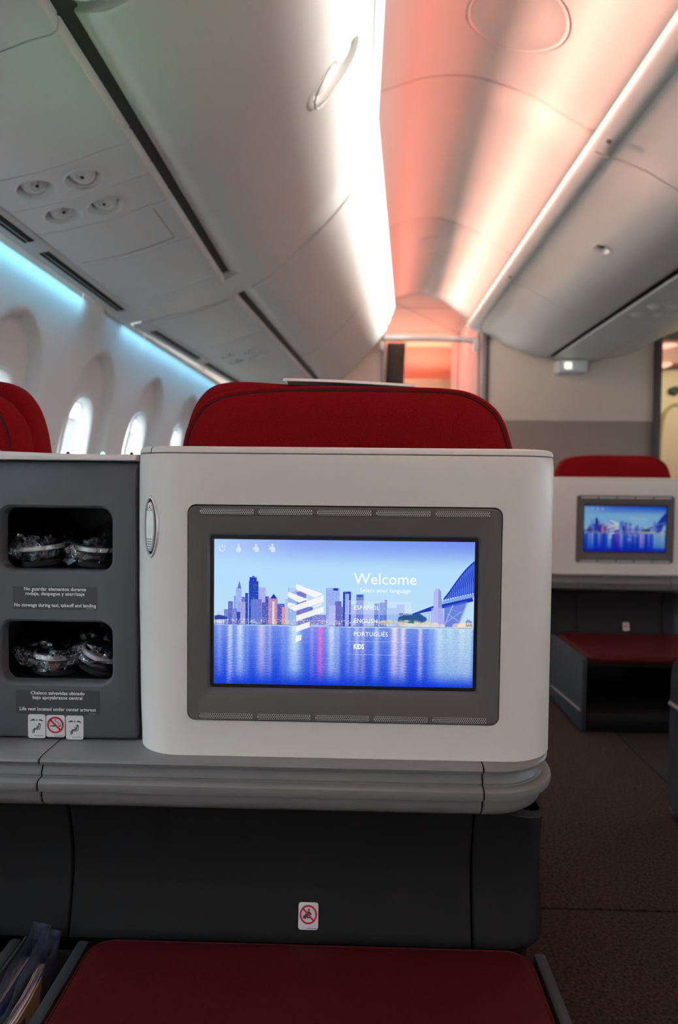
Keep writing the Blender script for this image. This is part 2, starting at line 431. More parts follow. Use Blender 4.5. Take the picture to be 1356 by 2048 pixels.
# ring seam between the joined bins: the gap cover
gcp = [(-.96, 1.545)]+[(-.88, 1.566), (-.70, 1.600), (-.60, 1.630), (-.53, 1.658), (-.475, 1.686), (-.43, 1.711)]+[p for p in LBF if p[0] > -.40]
gin = [(x-.03*.6, z+.03) for x, z in reversed(gcp)]
v, f = extrude_y([(x-.004, z+.006) for x, z in gcp]+gin, lin(YB+.006, YC-.006, 3), bend, ends=.003)
gc = obj('trim_2', v, f, M_BIN, None, angle=45); gc['kind'] = 'structure'

v, f = extrude_y([(-.530, 1.700), (-.530, 1.715), (-.49, 1.722), (-.49, 1.719)], lin(YR, 5.46, 30), bend); o = obj('trim_6', v, f, M_POSTD); o['kind'] = 'structure'  # dark strip that paints the shade in the gap behind the panel lip

# passenger service panels below the left bins
PP = [(-.512, 1.690), (-.511, 1.672), (-.514, 1.662), (-.522, 1.656), (-.56, 1.646), (-.63, 1.619), (-.70, 1.597), (-.80, 1.575), (-.862, 1.565), (-.866, 1.567), (-.866, 1.60), (-.70, 1.64), (-.56, 1.685)]
def pbend(y): return bend(y)*(1.0)
CUP = []
def psu_panel(y0, y1, parent, cups=()):
    v, f = extrude_y(PP, [y0, (y0+y1)/2, y1] if y1-y0 < .2 else lin(y0, y1, 4), pbend, ends=.004)
    o = obj('panel', v, f, M_PSU, parent, angle=35)
    cutters = []
    for x, yy, tilt in cups:
        z = 1.612 if x > -.70 else 1.588; x += pbend(yy)
        nrm = Vector((.30, 0, -1)).normalized()
        tl = Vector((tilt, -.35, -1)).normalized()
        v, f = lathe([(.0455, .03), (.0455, .004), (.043, -.006), (.030, -.022), (.012, -.026)], 28, (x, yy, z), nrm)
        cutters.append(obj('cutter', v, f, M_PSU))
    if cutters: boolean(o, cutters)
    for x, yy, tilt in cups:
        z = 1.612 if x > -.70 else 1.588; x += pbend(yy)
        nrm = Vector((.30, 0, -1)).normalized(); tl = (nrm+Vector((tilt, -.25, 0))).normalized()
        c = Vector((x, yy, z))
        v, f = lathe([(.048, .0005), (.0475, .003), (.0455, .0035), (.0445, .0005)], 32, c, nrm, False)
        rg = obj('lamp_ring', v, f, M_PSU, parent)
        c2 = c-nrm*.017
        v, f = lathe([(.031, -.004), (.031, .004), (.028, .010), (.022, .0125), (.015, .0135), (.0145, .010), (.009, .010), (.009, .0145), (.001, .015)], 28, c2, tl)
        ey = obj('reading_light', v, f, M_PSU, parent)
        v, f = lathe([(.0050, .0140), (.0045, .016), (.001, .0165)], 20, c2, tl)
        obj('lens', v, f, mat('lens_dark', (.06, .06, .08), .15), ey)
ps = thing('service_panel', (-.7, 1.2, 1.58), 'near row of grey service panels with four round reading lights below the bins', 'service panel')
for y0, y1, cups in ((-.6, .25, ()), (.255, .80, ()), (.804, 1.163, ()), (1.167, 1.528, ()), (1.532, 1.680, ((-.647, 1.605, -.15), (-.757, 1.600, .35))), (1.683, 1.831, ((-.652, 1.757, -.15), (-.760, 1.752, .35))), (1.834, 2.098, ()), (2.101, 2.487, ()), (2.489, YB, ())):
    psu_panel(y0, y1, ps, cups)
# faint access hatch outline on one panel
for a, b in (((-.56, 1.86), (-.56, 2.07)), ((-.56, 2.07), (-.84, 2.07))):
    za = lambda x: 1.646 if x > -.6 else 1.5675
    pts = [(a[0]+(b[0]-a[0])*t, a[1]+(b[1]-a[1])*t) for t in (0, .25, .5, .75, 1)]
    def pz(x):
        for (x0, z0), (x1, z1) in zip(PP[3:8], PP[4:9]):
            if x1 <= x <= x0: return z0+(z1-z0)*(x-x0)/(x1-x0)
        return 1.57
    v, f = tube([(x, y, pz(x)) for x, y in pts], .0016, 6); obj('hatch_line', v, f, M_POST, ps)
ps2 = thing('service_panel', (-.7, YC, 1.58), 'far row of grey service panels beyond the gap cover with a green tinge', 'service panel')
for y0, y1, cups in ((YC+.003, 3.35, ()), (3.354, 3.55, ()), (3.554, 3.70, ((-.647, 3.625, -.15), (-.757, 3.62, .35))), (3.704, 3.85, ((-.652, 3.775, -.15), (-.760, 3.775, .35))), (3.854, 4.5, ()), (4.504, 5.46, ())):
    psu_panel(y0, y1, ps2, cups)
# side rail with air return slots, and the lamp lip
RL = [(-.868, 1.566), (-.876, 1.560), (-.90, 1.555), (-.925, 1.551), (-.9345, 1.548), (-.936, 1.552), (-.930, 1.558), (-.90, 1.563), (-.89, 1.59), (-.87, 1.59)]
for j, (y0, y1) in enumerate(((YR, YB-.002), (YC, 5.46))):
    v, f = extrude_y(RL, lin(y0, y1, 6), pbend, ends=.002)
    o = obj('trim_%d' % (3+j), v, f, M_PSU, None, angle=40); o['kind'] = 'structure'
    for s0, s1 in (((.4, 1.1), (1.15, 1.855), (1.94, 2.575)) if j == 0 else ((2.92, 3.55), (3.68, 4.36), (4.5, 5.2))):
        sp = [(-.884, 1.5594), (-.912, 1.5533), (-.911, 1.5515), (-.883, 1.5575)]
        v, f = extrude_y(sp, lin(s0, s1, 4), pbend); sl = obj('air_slot', v, f, M_GAP, o)
        sp2 = [(-.899, 1.5564), (-.9005, 1.5561), (-.9005, 1.5538), (-.899, 1.5541)]
        v, f = extrude_y([(x, z-.0012) for x, z in sp2], lin(s0, s1, 4), pbend); obj('slot_rib', v, f, M_PSU, o)

# ------------------------------------------------------------------ centre bins
HB = smoothp([(.847, 2.192), (.845, 2.180), (.851, 2.170), (.872, 2.160), (.92, 2.143), (1.0, 2.115), (1.08, 2.077), (1.16, 2.030), (1.25, 1.984), (1.35, 1.953), (1.478, 1.935)], 4)
CB = HB+[(1.488, 1.938), (1.488, 2.02), (1.488, 2.20), (1.05, 2.20), (1.0, 2.148), (.92, 2.140), (.874, 2.160), (.858, 2.192)]
def bin_centre(y0, y1, label, latch_y, mirror=False):
    t = thing('overhead_bin', (1.4 if not mirror else 2.0, y0, 1.95), label, 'overhead bin')
    prof = [(3.40-x, z) for x, z in CB] if mirror else CB
    v, f = extrude_y(prof, [y0]+lin(y0+.03, y1-.03, 4)+[y1], ends=.005)
    d = obj('door', v, f, M_BIN, t, angle=35)
    if latch_y and not mirror:
        c = Vector((1.142, latch_y, 2.036)); nrm = Vector((-.44, 0, -.9)).normalized()
        v, f = lathe([(.040, .03), (.036, -.004), (.026, -.022), (.01, -.024)], 28, c, nrm)
        boolean(d, [obj('cutter', v, f, M_BIN)])
        v, f = lathe([(.037, -.001), (.041, .004), (.046, .001)], 28, c, nrm, False); obj('latch_ring', v, f, M_BIN, t)
        v, f = lathe([(.018, -.002), (.018, .008), (.012, .011), (.001, .011)], 20, c-nrm*.022+Vector((-.010, 0, 0)), nrm); obj('latch_button', v, f, M_BLACK, t)
        pz = Vector((.885, y1-.10, 2.145)); v, f = lathe([(.010, -.002), (.010, .003), (.001, .004)], 14, pz, (-.5, 0, -.8)); obj('latch_pin', v, f, M_POSTD, t)
    return t
LBL = ['grey centre overhead bin partly cut off at the top right of the photo', 'grey centre overhead bin with a small dark round latch over the aisle', 'grey centre overhead bin ending at the grey bulkhead above the white box lamp']
bin_centre(YR+.02, 1.2, 'grey centre overhead bin behind the viewer', None)
bin_centre(1.21, 2.615, LBL[0], 1.9)
bin_centre(2.625, 4.195, LBL[1], 3.30)
bin_centre(4.203, 5.485, LBL[2], None)
bin_centre(YR+.02, 3.4, 'grey overhead bin on the far side of the centre block, rear piece', None, True)
bin_centre(3.41, 5.485, 'grey overhead bin on the far side of the centre block beside the cream door', None, True)
cp_ = thing('service_panel', (1.7, 4, 1.93), 'row of grey service panels under the centre bins with reading lights', 'service panel')
QP = [(1.516, 1.931), (1.514, 1.926), (1.520, 1.918), (1.56, 1.912), (1.70, 1.907), (1.85, 1.913), (1.892, 1.919), (1.898, 1.928), (1.898, 1.955)]
for y0, y1 in ((-.5, 2.0), (2.004, 3.2), (3.204, 3.72), (3.724, 4.08), (4.084, 4.75), (4.754, 5.48)):
    v, f = extrude_y(QP, lin(y0, y1, 3), ends=.004); obj('panel', v, f, M_PSU, cp_, angle=35)
for x, y in ((1.62, 3.84), (1.72, 3.84), (1.82, 3.84), (1.60, 4.02), (1.72, 4.02), (1.80, 4.02)):
    z = 1.909; v, f = lathe([(.040, -.003), (.040, .004), (.034, .006), (.030, .002), (.026, .004), (.018, .014), (.001, .016)], 24, (x, y, z), (0, 0, -1)); obj('reading_light', v, f, M_SHELL, cp_)
v, f = extrude_y([(1.486, 1.95), (1.486, 1.99), (1.54, 1.99), (1.54, 1.95)], [YR, 5.48]); o = obj('trim_5', v, f, M_GAP); o['kind'] = 'structure'  # near-black filler put in the open gap, in place of its shade

# ------------------------------------------------------------------ bulkheads, posts, curtain, entry area
wf = box('wall_front', 1.005, 2.36, YE, YE+.06, 0, 2.30, M_BULK2, None, .004, kind='structure')
box('upper_panel', 1.005, 2.36, YE-.004, YE+.001, 1.443, 2.30, M_BULK, wf, .001)
box('edge_post', .975, 1.012, YE-.035, YE+.08, 0, 2.22, M_POST, wf, .006)
box('edge_seal', 1.012, 1.030, YE-.02, YE, 0, 2.12, M_POSTD, wf, .003)
box('edge_post', 2.330, 2.385, YE-.035, YE+.08, 0, 2.10, M_POSTD, wf, .006)
wl = box('wall_front_window_side', -1.25, .19, YE, YE+.06, 0, 2.35, M_BULK, None, .004, kind='structure')
box('edge_post', .175, .215, YE-.03, YE+.08, 0, 2.14, M_POST, wl, .006)
box('latch', .168, .196, YE-.06, YE-.03, 1.98, 2.05, M_SHELL, wl, .005)
# curtain rail and gathered curtain
cr = thing('curtain_rail', (.55, YE, 2.07), 'pale curtain rail across the aisle at the end of the cabin', 'rail')
v, f = tube([(.20, YE-.01, 2.085), (.60, YE-.01, 2.085), (.80, YE-.01, 2.08), (.94, YE-.01, 2.065)], .026, 12); obj('rail', v, f, mat('rail_white', (.75, .70, .68), .4), cr)
box('bracket', .905, .945, YE-.05, YE+.03, 1.99, 2.08, M_SHELL, cr, .006)
box('bracket', .925, .965, YE-.07, YE+.02, 2.12, 2.20, M_SHELL, cr, .006)
cv = []
for z in lin(2.055, .03, 10):
    row = []; t = (2.055-z)/2.0; w = .150-.02*t; x0 = .222-.02*min(1, t*2)
    for k in range(121):
        u = k/120; ph = u*2*PI*11
        row.append((x0+w*u-.02*t*u, YE+.0+.028*math.sin(ph)+.008*math.sin(ph*.37+z*2), z))
    cv.append(row)
v, f = loft([r+[(x, y+.004, z) for x, y, z in reversed(r)] for r in cv])
cu = obj('curtain', v, f, M_CURT); tag(cu, 'dark pleated curtain gathered at the left end of the rail', 'curtain')
# entry area: lavatory wall, ceiling, curved monument with glowing cove
M_PINK = mat('entry_plastic', (.62, .37, .31), .5)
lw = box('wall_lavatory', .955, 1.0, YE+.085, 7.15, 0, 2.55, M_PINK, None, .004, kind='structure')
box('panel_joint', .950, .956, 6.62, 6.63, 0, 2.4, M_POSTD, lw, 0)
ec = box('ceiling_entry', -.5, 2.4, YE+.07, 8.2, 2.46, 2.5, M_PINK, None, 0, kind='structure')
for y in (6.0, 6.9):
    box('ceiling_joint', -.5, 2.4, y, y+.008, 2.457, 2.461, M_POST, ec, 0)
v, f = tube([(.22, 5.7, 2.459), (.95, 6.9, 2.460)], .003, 6); obj('ceiling_joint', v, f, M_POST, ec)
we = thing('monument_cabinet', (.7, 7.6, 0), 'curved cream cabinet beyond the curtain with a glowing light cove on top', 'cabinet')
arc = lambda r: [(.75+r*math.sin(a), 9.0-r*math.cos(a)) for a in lin(-.75, .45, 20)]
def curved(r0, r1, z0, z1):
    a, b = arc(r0), arc(r1)
    L = [[(x, y, z0) for x, y in a]+[(x, y, z0) for x, y in reversed(b)], [(x, y, z1) for x, y in a]+[(x, y, z1) for x, y in reversed(b)]]
    return loft(L)
v, f = curved(1.56, 1.2, 1.90, 2.075); obj('fascia', v, f, M_CREAM, we)
v, f = curved(1.30, 1.2, 2.075, 2.458); obj('cove_back', v, f, M_PINK, we)
v, f = curved(1.50, 1.1, 0, 1.90); obj('body', v, f, M_CREAM, we)
box('notice', .60, .95, 7.40, 7.42, 1.66, 1.88, mat('notice_white', (.85, .88, .86), .5), we, .003)
# door area on the far side
wr = box('wall_right', 4.6, 4.7, YR, 9.6, 0, .79, M_WALL, None, 0, kind='structure')
box('upper_wall', 4.6, 4.7, YR, 9.6, 1.26, 2.6, M_WALL, wr, 0)
ys = [YR]+[yy for i in range(-12, 4) for yy in (WY0+PITCH*i-.14, WY0+PITCH*i+.14)]+[9.6]
for y0, y1 in zip(ys[::2], ys[1::2]): box('wall_pier', 4.6, 4.7, y0, y1, .79, 1.26, M_WALL, wr, 0)
for y0, y1 in zip(ys[1::2], ys[2::2]): box('pane', 4.66, 4.67, y0, y1, .79, 1.26, M_GLASS, wr, 0)
box('wall_back', -1.3, 4.7, YR-.05, YR, 0, 2.6, M_BULK, None, 0, kind='structure')
box('wall_end', -1.3, 4.7, 9.6, 9.65, 0, 2.6, M_BULK, None, 0, kind='structure')
dr = thing('cabin_door', (3.3, 7.1, 0), 'cream moulded cabin door seen past the right edge of the bulkhead', 'door')
box('door_lining', 2.45, 4.55, 7.15, 7.25, 0, 2.45, M_CREAM, dr, .02)
v, f = plate(smoothp([(3.17, .6), (3.10, 1.2), (3.13, 1.62), (3.19, 1.74), (3.32, 1.76), (3.8, 1.76), (3.9, 1.6), (3.9, .6)], 5, True), 7.15, 7.10)
obj('door_panel', v, f, mat('door_cream_light', (.74, .60, .44), .5), dr)
v, f = tube(smoothp([(3.16, 7.10, .6), (3.09, 7.10, 1.2), (3.12, 7.10, 1.62), (3.185, 7.10, 1.75), (3.32, 7.10, 1.775), (3.8, 7.10, 1.775)], 6), .018, 8); obj('panel_rim', v, f, mat('door_cream_dark', (.42, .33, .16), .5), dr)
v, f = tube(smoothp([(2.99, 7.12, 1.50), (3.03, 7.10, 1.3), (3.10, 7.10, 1.0), (3.16, 7.10, .7)], 6), .022, 8); obj('door_rib', v, f, mat('door_cream_dark', (.42, .33, .16), .5), dr)
v, f = tube(smoothp([(2.93, 7.12, 1.40), (2.97, 7.10, 1.2), (3.02, 7.10, .9)], 6), .022, 8); obj('door_rib', v, f, M_CREAM, dr)
v, f = plate(ellipse(3.23, 1.925, .055, .035), 7.14, 7.09); obj('door_mark', v, f, mat('exit_green', (.004, .05, .03), .5), dr)
v, f = plate(ellipse(3.06, 1.10, .055, .12), 7.13, 7.06); obj('door_handle', v, f, mat('exit_green', (.004, .05, .03), .5), dr)
box('door_arch', 2.45, 4.55, 6.95, 7.15, 2.16, 2.40, M_PINK, dr, .03)
for x0, x1, z in ((2.99, 3.16, 2.335), (2.99, 3.11, 2.145)):
    v, f = tube([(x0, 6.93, z-.012), (x0+.06, 6.93, z), (x1, 6.93, z+.012)], [.016, .028, .012], 10)
    o = obj('marker_lamp', v, f, emit('marker_glow', (1, .42, .30), 1.6)); tag(o, 'glowing pink lamp above the cream door, ' + ('the upper one' if z > 2.2 else 'the lower one'), 'lamp')
# white box lamp on the bulkhead
bl = thing('box_lamp', (1.655, 5.4, 1.80), 'small white box lamp at the top of the grey bulkhead', 'lamp')
box('housing', 1.545, 1.77, 5.36, 5.50, 1.805, 1.905, mat('lamp_white', (.78, .82, .82), .3), bl, .016, 3)
box('lens', 1.590, 1.645, 5.352, 5.364, 1.830, 1.880, emit('box_lamp_glow', (1, .95, .80), 1.3), bl, .006)
box('mount', 1.61, 1.70, 5.38, 5.46, 1.900, 1.9065, M_SHELL, bl, .002)

# ------------------------------------------------------------------ the picture on the seat screens (painted from numbers)
def paint():
    w, h = 1040, 580
    img = np.zeros((h, w, 3)); rng = np.random.RandomState(3)
    X, Y = np.meshgrid(np.arange(w)+.5, np.arange(h)+.5)
    def U(zx): return (zx-126)*.945
    def V(zx, zy): return (zy-165-(zx-126)*.0125)*.951
    def fill(pts, col, a=1.0):
        P = [(U(x), V(x, y)) for x, y in pts]
        xs = [p[0] for p in P]; ys = [p[1] for p in P]
        x0, x1 = max(0, int(min(xs))-1), min(w, int(max(xs))+2); y0, y1 = max(0, int(min(ys))-1), min(h, int(max(ys))+2)
        if x1 <= x0 or y1 <= y0: return
        acc = np.zeros((y1-y0, x1-x0))
        for ox, oy in ((-.25, -.25), (.25, -.25), (-.25, .25), (.25, .25)):
            gx, gy = X[y0:y1, x0:x1]+ox, Y[y0:y1, x0:x1]+oy; ins = np.zeros(gx.shape, bool)
            for (ax, ay), (bx, by) in zip(P, P[1:]+P[:1]):
                if ay == by: continue
                ins ^= ((ay > gy) != (by > gy)) & (gx < (bx-ax)*(gy-ay)/(by-ay)+ax)
            acc += ins*.25
        acc = (acc*a)[..., None]; img[y0:y1, x0:x1] = img[y0:y1, x0:x1]*(1-acc)+np.array(col)*acc
    c1 = lambda x, y: (63.6+x*.4688, 127.1+y*.4688)
    c2 = lambda x, y: (614.5+x*.4688, 233+y*.4688)
    hz = V(126, 523)+(X/.945)*.0165*.951-(X/.945)*.0125*.951+3
    # sky
    t = np.clip(Y/hz, 0, 1)[..., None]; q = (X/w)[..., None]
    top = np.array([.60, .70, .97])*(1-q)+np.array([.45, .58, .95])*q
    top = top+np.array([.10, .12, .03])*np.clip(1-q*3, 0, 1)
    mid = np.array([.72, .88, 1.0]); low = np.array([.76, .89, .98])
    s = np.clip(t/.36, 0, 1); s = s*s*(3-2*s)
    img[:] = top*(1-s)+mid*s; r = np.clip((t-.5)/.5, 0, 1); img[:] = img*(1-r)+low*r
    # water
    wt = np.clip((Y-hz)/(h-hz), 0, 1)[..., None]
    wcol = np.array([.46, .58, .94])*(1-wt)+np.array([.04, .22, .84])*wt
    wcol = wcol+(rng.rand(h, 1, 1)-.5)*.05
    img[:] = np.where(Y[..., None] > hz[..., None], wcol, img)
    def streak(zx, wd, col, a, y1=1.0, sp=0):
        u0 = U(zx); k = np.exp(-((X-u0+4*np.sin(Y*.55+zx)*wt[..., 0]+rng.rand(h, 1)*3-1.5)/(wd*(.8+.5*wt[..., 0])))**2)
        jit = .78+.22*rng.rand(h, 1); jit = np.repeat(jit, w, 1)
        al = a*k*jit*np.clip((y1-wt[..., 0])*4, 0, 1)*(1-.45*wt[..., 0])*(Y > hz)
        if sp: al = al*(rng.rand(h, w) > .35)
        img[:] = img*(1-al[..., None])+np.array(col)*al[..., None]
    for zx, wd, col, a in ((150, 10, (.8, .85, 1), .35), (198, 9, (.95, .98, 1), .55), (238, 17, (.85, .95, 1), .75), (270, 7, (.6, .7, 1), .4), (330, 18, (.95, .88, .95), .62), (365, 8, (.8, .8, 1), .5),
                          (420, 10, (.6, .72, 1), .35), (470, 26, (.86, .96, 1), .92), (545, 8, (.9, .7, 1), .4), (580, 12, (1, .45, .85), .95), (628, 18, (.88, .94, 1), .75), (655, 9, (.75, .85, 1), .5),
                          (700, 10, (.8, .8, 1), .4), (735, 12, (.95, .9, .95), .5), (762, 8, (1, .88, .9), .45), (818, 12, (.85, .9, 1), .55), (895, 16, (1, .92, .95), .85), (930, 12, (.98, .90, 1), .75),
                          (1003, 9, (.95, .9, 1), .65), (1045, 10, (.6, .75, .95), .3), (1085, 26, (.82, .95, .97), .75), (1130, 30, (.80, .94, .96), .7), (1180, 30, (.86, .96, .96), .75), (1210, 15, (.82, .95, .96), .6)):
        streak(zx, wd*1.1, col, min(1, a*1.25))
    streak(190, 7, (.98, .99, 1), .7, 1.2, 1)
    rip = (rng.rand(h, w)-.5)*.06; rip = (rip+np.roll(rip, 1, 1)+np.roll(rip, 2, 1)+np.roll(rip, 3, 1))*(Y > hz)
    img += rip[..., None]
    # skyline
    def tower(x0, x1, y0, base, col, lit=.25, fr=None, sides=0):
        fill([(x0, y0), (x1, y0), (x1, base), (x0, base)], col)
        n = int((x1-x0)*(base-y0)/14)
        for _ in range(int(n*lit*.5)):
            a = x0+1+rng.rand()*(x1-x0-3); b = y0+2+rng.rand()*(base-y0-3); l = .5+.5*rng.rand()
            wc = [(.95, .97, 1), (1, .9, .75), (.8, .88, 1)][rng.randint(3)]
            fill([(a, b), (a+2.4, b), (a+2.4, b+1.8), (a, b+1.8)], wc, l)
        for k in range(sides):
            xx = x0+(k+.5)*(x1-x0)/sides; fill([(xx-.5, y0), (xx+.5, y0), (xx+.5, base), (xx-.5, base)], (.75, .80, .95), .5)
    def T1(x0, x1, y0, col, lit=.25, sides=0, y1=850): tower(*[c1(x0, 0)[0], c1(x1, 0)[0], c1(0, y0)[1], c1(0, y1)[1]], col, lit, None, sides)
    def T2(x0, x1, y0, col, lit=.25, sides=0, y1=640): tower(*[c2(x0, 0)[0], c2(x1, 0)[0], c2(0, y0)[1], c2(0, y1)[1]], col, lit, None, sides)
    T1(140, 220, 790, (.62, .70, .92), .3); T1(160, 200, 735, (.78, .82, .95), .2)
    T1(225, 270, 712, (.45, .52, .85)); T1(262, 305, 640, (.36, .42, .80)); T1(315, 332, 590, (.55, .62, .92))
    T1(332, 384, 520, (.62, .72, .97), .3); fill([c1(345, 525), c1(363, 455), c1(382, 525)], (.38, .45, .85))
    T1(384, 420, 600, (.40, .48, .84)); T1(418, 444, 566, (.16, .26, .74), .2)
    T1(535, 604, 516, (.66, .68, .95), .4, 3); T1(600, 632, 596, (.30, .30, .68)); T1(570, 640, 650, (.34, .36, .72), .4)
    T1(450, 536, 460, (.12, .26, .74), .22); T1(456, 520, 424, (.10, .22, .80), .1, 0, 470); T1(478, 500, 412, (.3, .4, .85), 0, 0, 430)
    T1(350, 420, 645, (.62, .64, .90), .25, 5); T1(296, 345, 705, (.46, .52, .86)); T1(340, 372, 735, (.22, .28, .66))
    T1(468, 568, 622, (.38, .46, .84), .1, 7)
    T1(628, 712, 612, (.72, .55, .74), .3, 2); fill([c1(645, 614), c1(675, 572), c1(706, 614)], (.10, .18, .74)); T1(664, 684, 640, (.95, .85, .8), .2)
    T1(710, 775, 662, (.32, .36, .78), .4); T1(750, 790, 690, (.85, .6, .62), .3); T1(782, 806, 618, (.75, .76, .92), .3)
    T1(806, 885, 520, (.60, .72, .95), .3); T1(885, 970, 552, (.46, .46, .82), .3); T1(970, 1030, 690, (.4, .45, .82), .4); T1(1030, 1150, 760, (.5, .52, .85), .5)
    T1(1150, 1272, 520, (.58, .68, .97), .6, 4); T1(1215, 1258, 522, (.10, .2, .72), 0, 0, 542); T1(1232, 1290, 640, (.40, .40, .76), .2); T1(1290, 1310, 690, (.35, .4, .8))
    T2(62, 112, 412, (.42, .42, .78), .15); T2(0, 62, 450, (.7, .75, .97), .6)
    T2(128, 200, 326, (.14, .22, .74), .2); T2(146, 184, 345, (.62, .66, .95), .35, 2); T2(110, 132, 470, (.4, .45, .8)); T2(200, 250, 440, (.62, .68, .94), .4)
    T2(248, 315, 352, (.42, .50, .88), .3); T2(252, 310, 352, (.26, .36, .80), 0, 0, 374); T2(315, 412, 470, (.66, .74, .95), .4)
    T2(412, 452, 432, (.34, .46, .86), .15); T2(458, 526, 422, (.40, .50, .88), .2); T2(505, 524, 400, (.35, .45, .85), 0)
    T2(530, 620, 470, (.62, .76, .97), .2); T2(614, 684, 440, (.64, .72, .95), .3)
    # shore band
    for _ in range(900):
        a = 126+rng.rand()*1090; b = 498+rng.rand()**1.3*22+(a-126)*.0155; warm = 1 if a > 880 or 430 > a > 330 else rng.rand()
        wc = (1, .86, .62) if warm > .55 else (.96, .97, 1); s_ = 1.2+rng.rand()*2.4
        fill([(a, b), (a+s_*1.4, b), (a+s_*1.4, b+s_), (a, b+s_)], wc, .35+.6*rng.rand())
    fill([c1(138, 770), c1(175, 762), c1(215, 768), c1(255, 782), c1(255, 800), c1(138, 806)], (.14, .24, .62), .95)
    for k in range(26):
        a = 640+rng.rand()*215; b = 520+rng.rand()*75; g = 16+rng.rand()*26
        P = [c2(a+g*math.cos(q)*1.3, b+g*.7*math.sin(q)) for q in lin(0, 2*PI, 9)[:-1]]
        if b-g*.7 > 512-(a-640)*.0: fill(P, (.10+.12*rng.rand(), .26+.14*rng.rand(), .55), .8)
    for k in range(60):
        a = 420+rng.rand()*480; b = 585+rng.rand()*48; g = 4+rng.rand()*15
        P = [c2(a+g*math.cos(q)*1.6, b+g*.7*math.sin(q)) for q in lin(0, 2*PI, 9)[:-1]]; fill(P, [(1, .92, .70), (1, .80, .45), (.8, .86, .75)][rng.randint(3)], .4)
    # bridge
    B = (.09, .20, .74)
    fill([c2(755, 522), c2(930, 455), c2(1290, 375), c2(1300, 410), c2(960, 490), c2(755, 530)], B)
    for k in range(9): fill([c2(770+k*19, 515-k*6), c2(774+k*19, 515-k*6), c2(774+k*19, 600), c2(770+k*19, 600)], (.25, .35, .80), .7)
    ch = smoothp([(1030, 388), (1075, 330), (1130, 250), (1200, 155), (1255, 95), (1312, 45)], 5)
    fill([c2(*p) for p in ch]+[c2(1312, 372), c2(1030, 430)], (.30, .45, .92), .93)
    for (a, b), (c, d) in zip(ch, ch[1:]): fill([c2(a, b), c2(c, d), c2(c, d+20), c2(a, b+20)], B)
    for k in range(15):
        x = 1045+k*18; yt = np.interp(x, [p[0] for p in ch], [p[1] for p in ch])
        fill([c2(x, yt), c2(x+6, yt), c2(x+6, 400-(x-1045)*.12), c2(x, 400-(x-1045)*.12)], B, .95)
        if k < 14:
            y2 = np.interp(x+18, [p[0] for p in ch], [p[1] for p in ch]); yl = yt+.55*(395-yt)
            fill([c2(x, yt+22), c2(x+5, yt+22), c2(x+21, yl), c2(x+16, yl)], B, .8)
    fill([c2(1025, 395), c2(1300, 345), c2(1305, 372), c2(965, 452), c2(970, 435)], (.55, .72, .92), .8)
    for k in range(13): fill([c2(x, y) for x, y in ellipse(1030+k*22, 402-k*5, 6, 6, 10)], (.9, 1, .95), .9)
    fill([c2(1040, 455), c2(1245, 405), c2(1165, 640), c2(1040, 640)], (.30, .40, .84), .75)
    for a, b in (((1110, 445), (1040, 620)), ((1240, 420), (1160, 630)), ((1060, 520), (1190, 610)), ((1190, 500), (1050, 600)), ((1080, 480), (1215, 520))):
        fill([c2(*a), c2(a[0]+14, a[1]), c2(b[0]+14, b[1]), c2(*b)], (.62, .68, .94), .9)
    fill([c2(940, 640), c2(945, 320), c2(960, 300), c2(990, 297), c2(1008, 318), c2(1015, 420), c2(1025, 640)], (.72, .74, .96))
    fill([c2(985, 640), c2(985, 300), c2(1008, 318), c2(1015, 420), c2(1045, 640)], (.55, .60, .90))
    fill([c2(918, 640), c2(925, 470), c2(1030, 470), c2(1045, 640)], (.70, .72, .97), .75)
    for x, y, g in ((960, 625, 26), (1150, 630, 24), (1025, 632, 18), (1200, 625, 26), (1250, 630, 22)): fill([c2(a, b) for a, b in ellipse(x, y, g*1.5, g, 14)], (1, .93, .80), .6)
    fill([c2(1235, 590), c2(1250, 570), c2(1290, 590), c2(1295, 640), c2(1235, 640)], (.35, .42, .70), .6)
    for k in range(24): fill([(x, y) for x, y in ellipse(1165+rng.rand()*60, 517+rng.rand()*18, 4, 3, 8)], (1, .88, .62), .6)
    fill([(120, 520.5), (1235, 537.5), (1235, 540), (120, 523)], (.30, .32, .60), .55)
    # the ribbon emblem
    Wt = (.97, .985, 1)
    for P, a in (([c1(815, 525), c1(878, 512), c1(878, 545), c1(818, 560)], .35), ([c1(805, 552), c1(990, 622), c1(905, 652), c1(805, 598)], .95), ([c1(878, 484), c1(1126, 574), c1(1050, 607), c1(878, 532)], .97),
                 ([c1(1130, 584), c1(1130, 642), c1(872, 728), c1(808, 697)], .97), ([c1(805, 648), c1(872, 662), c1(868, 674), c1(805, 694)], .9), ([c1(1025, 692), c1(1112, 652), c1(1112, 668), c1(1050, 694)], .9),
                 ([c1(1130, 684), c1(1130, 736), c1(880, 820), c1(880, 768)], .97), ([c1(1004, 820), c1(1004, 872), c1(880, 916), c1(880, 864)], .97), ([(475, 573), (500, 567), (499, 590), (475, 600)], .95)):
        fill(P, Wt, a)
    # option box, thin rules, icons
    fill([c2(175, 405), c2(755, 412), c2(752, 522), c2(175, 524)], (.9, .95, 1), .34)
    # icon strip
    ring = lambda cx, cy, r0, r1, a0, a1: [(cx+r1*math.cos(a), cy+r1*math.sin(a)) for a in lin(a0, a1, 20)]+[(cx+r0*math.cos(a), cy+r0*math.sin(a)) for a in lin(a1, a0, 20)]
    I = (.88, .93, 1)
    fill(ring(160, 203, 10.5, 14.5, -1.0, 4.1), I, .85); fill([(158.4, 188), (161.6, 188), (161.6, 202), (158.4, 202)], I, .9)
    fill(ellipse(230, 210, 11.5, 11, 20), I, .85); fill([(226, 205), (226, 190), (230, 184), (234, 190), (234, 205)], I, .85)
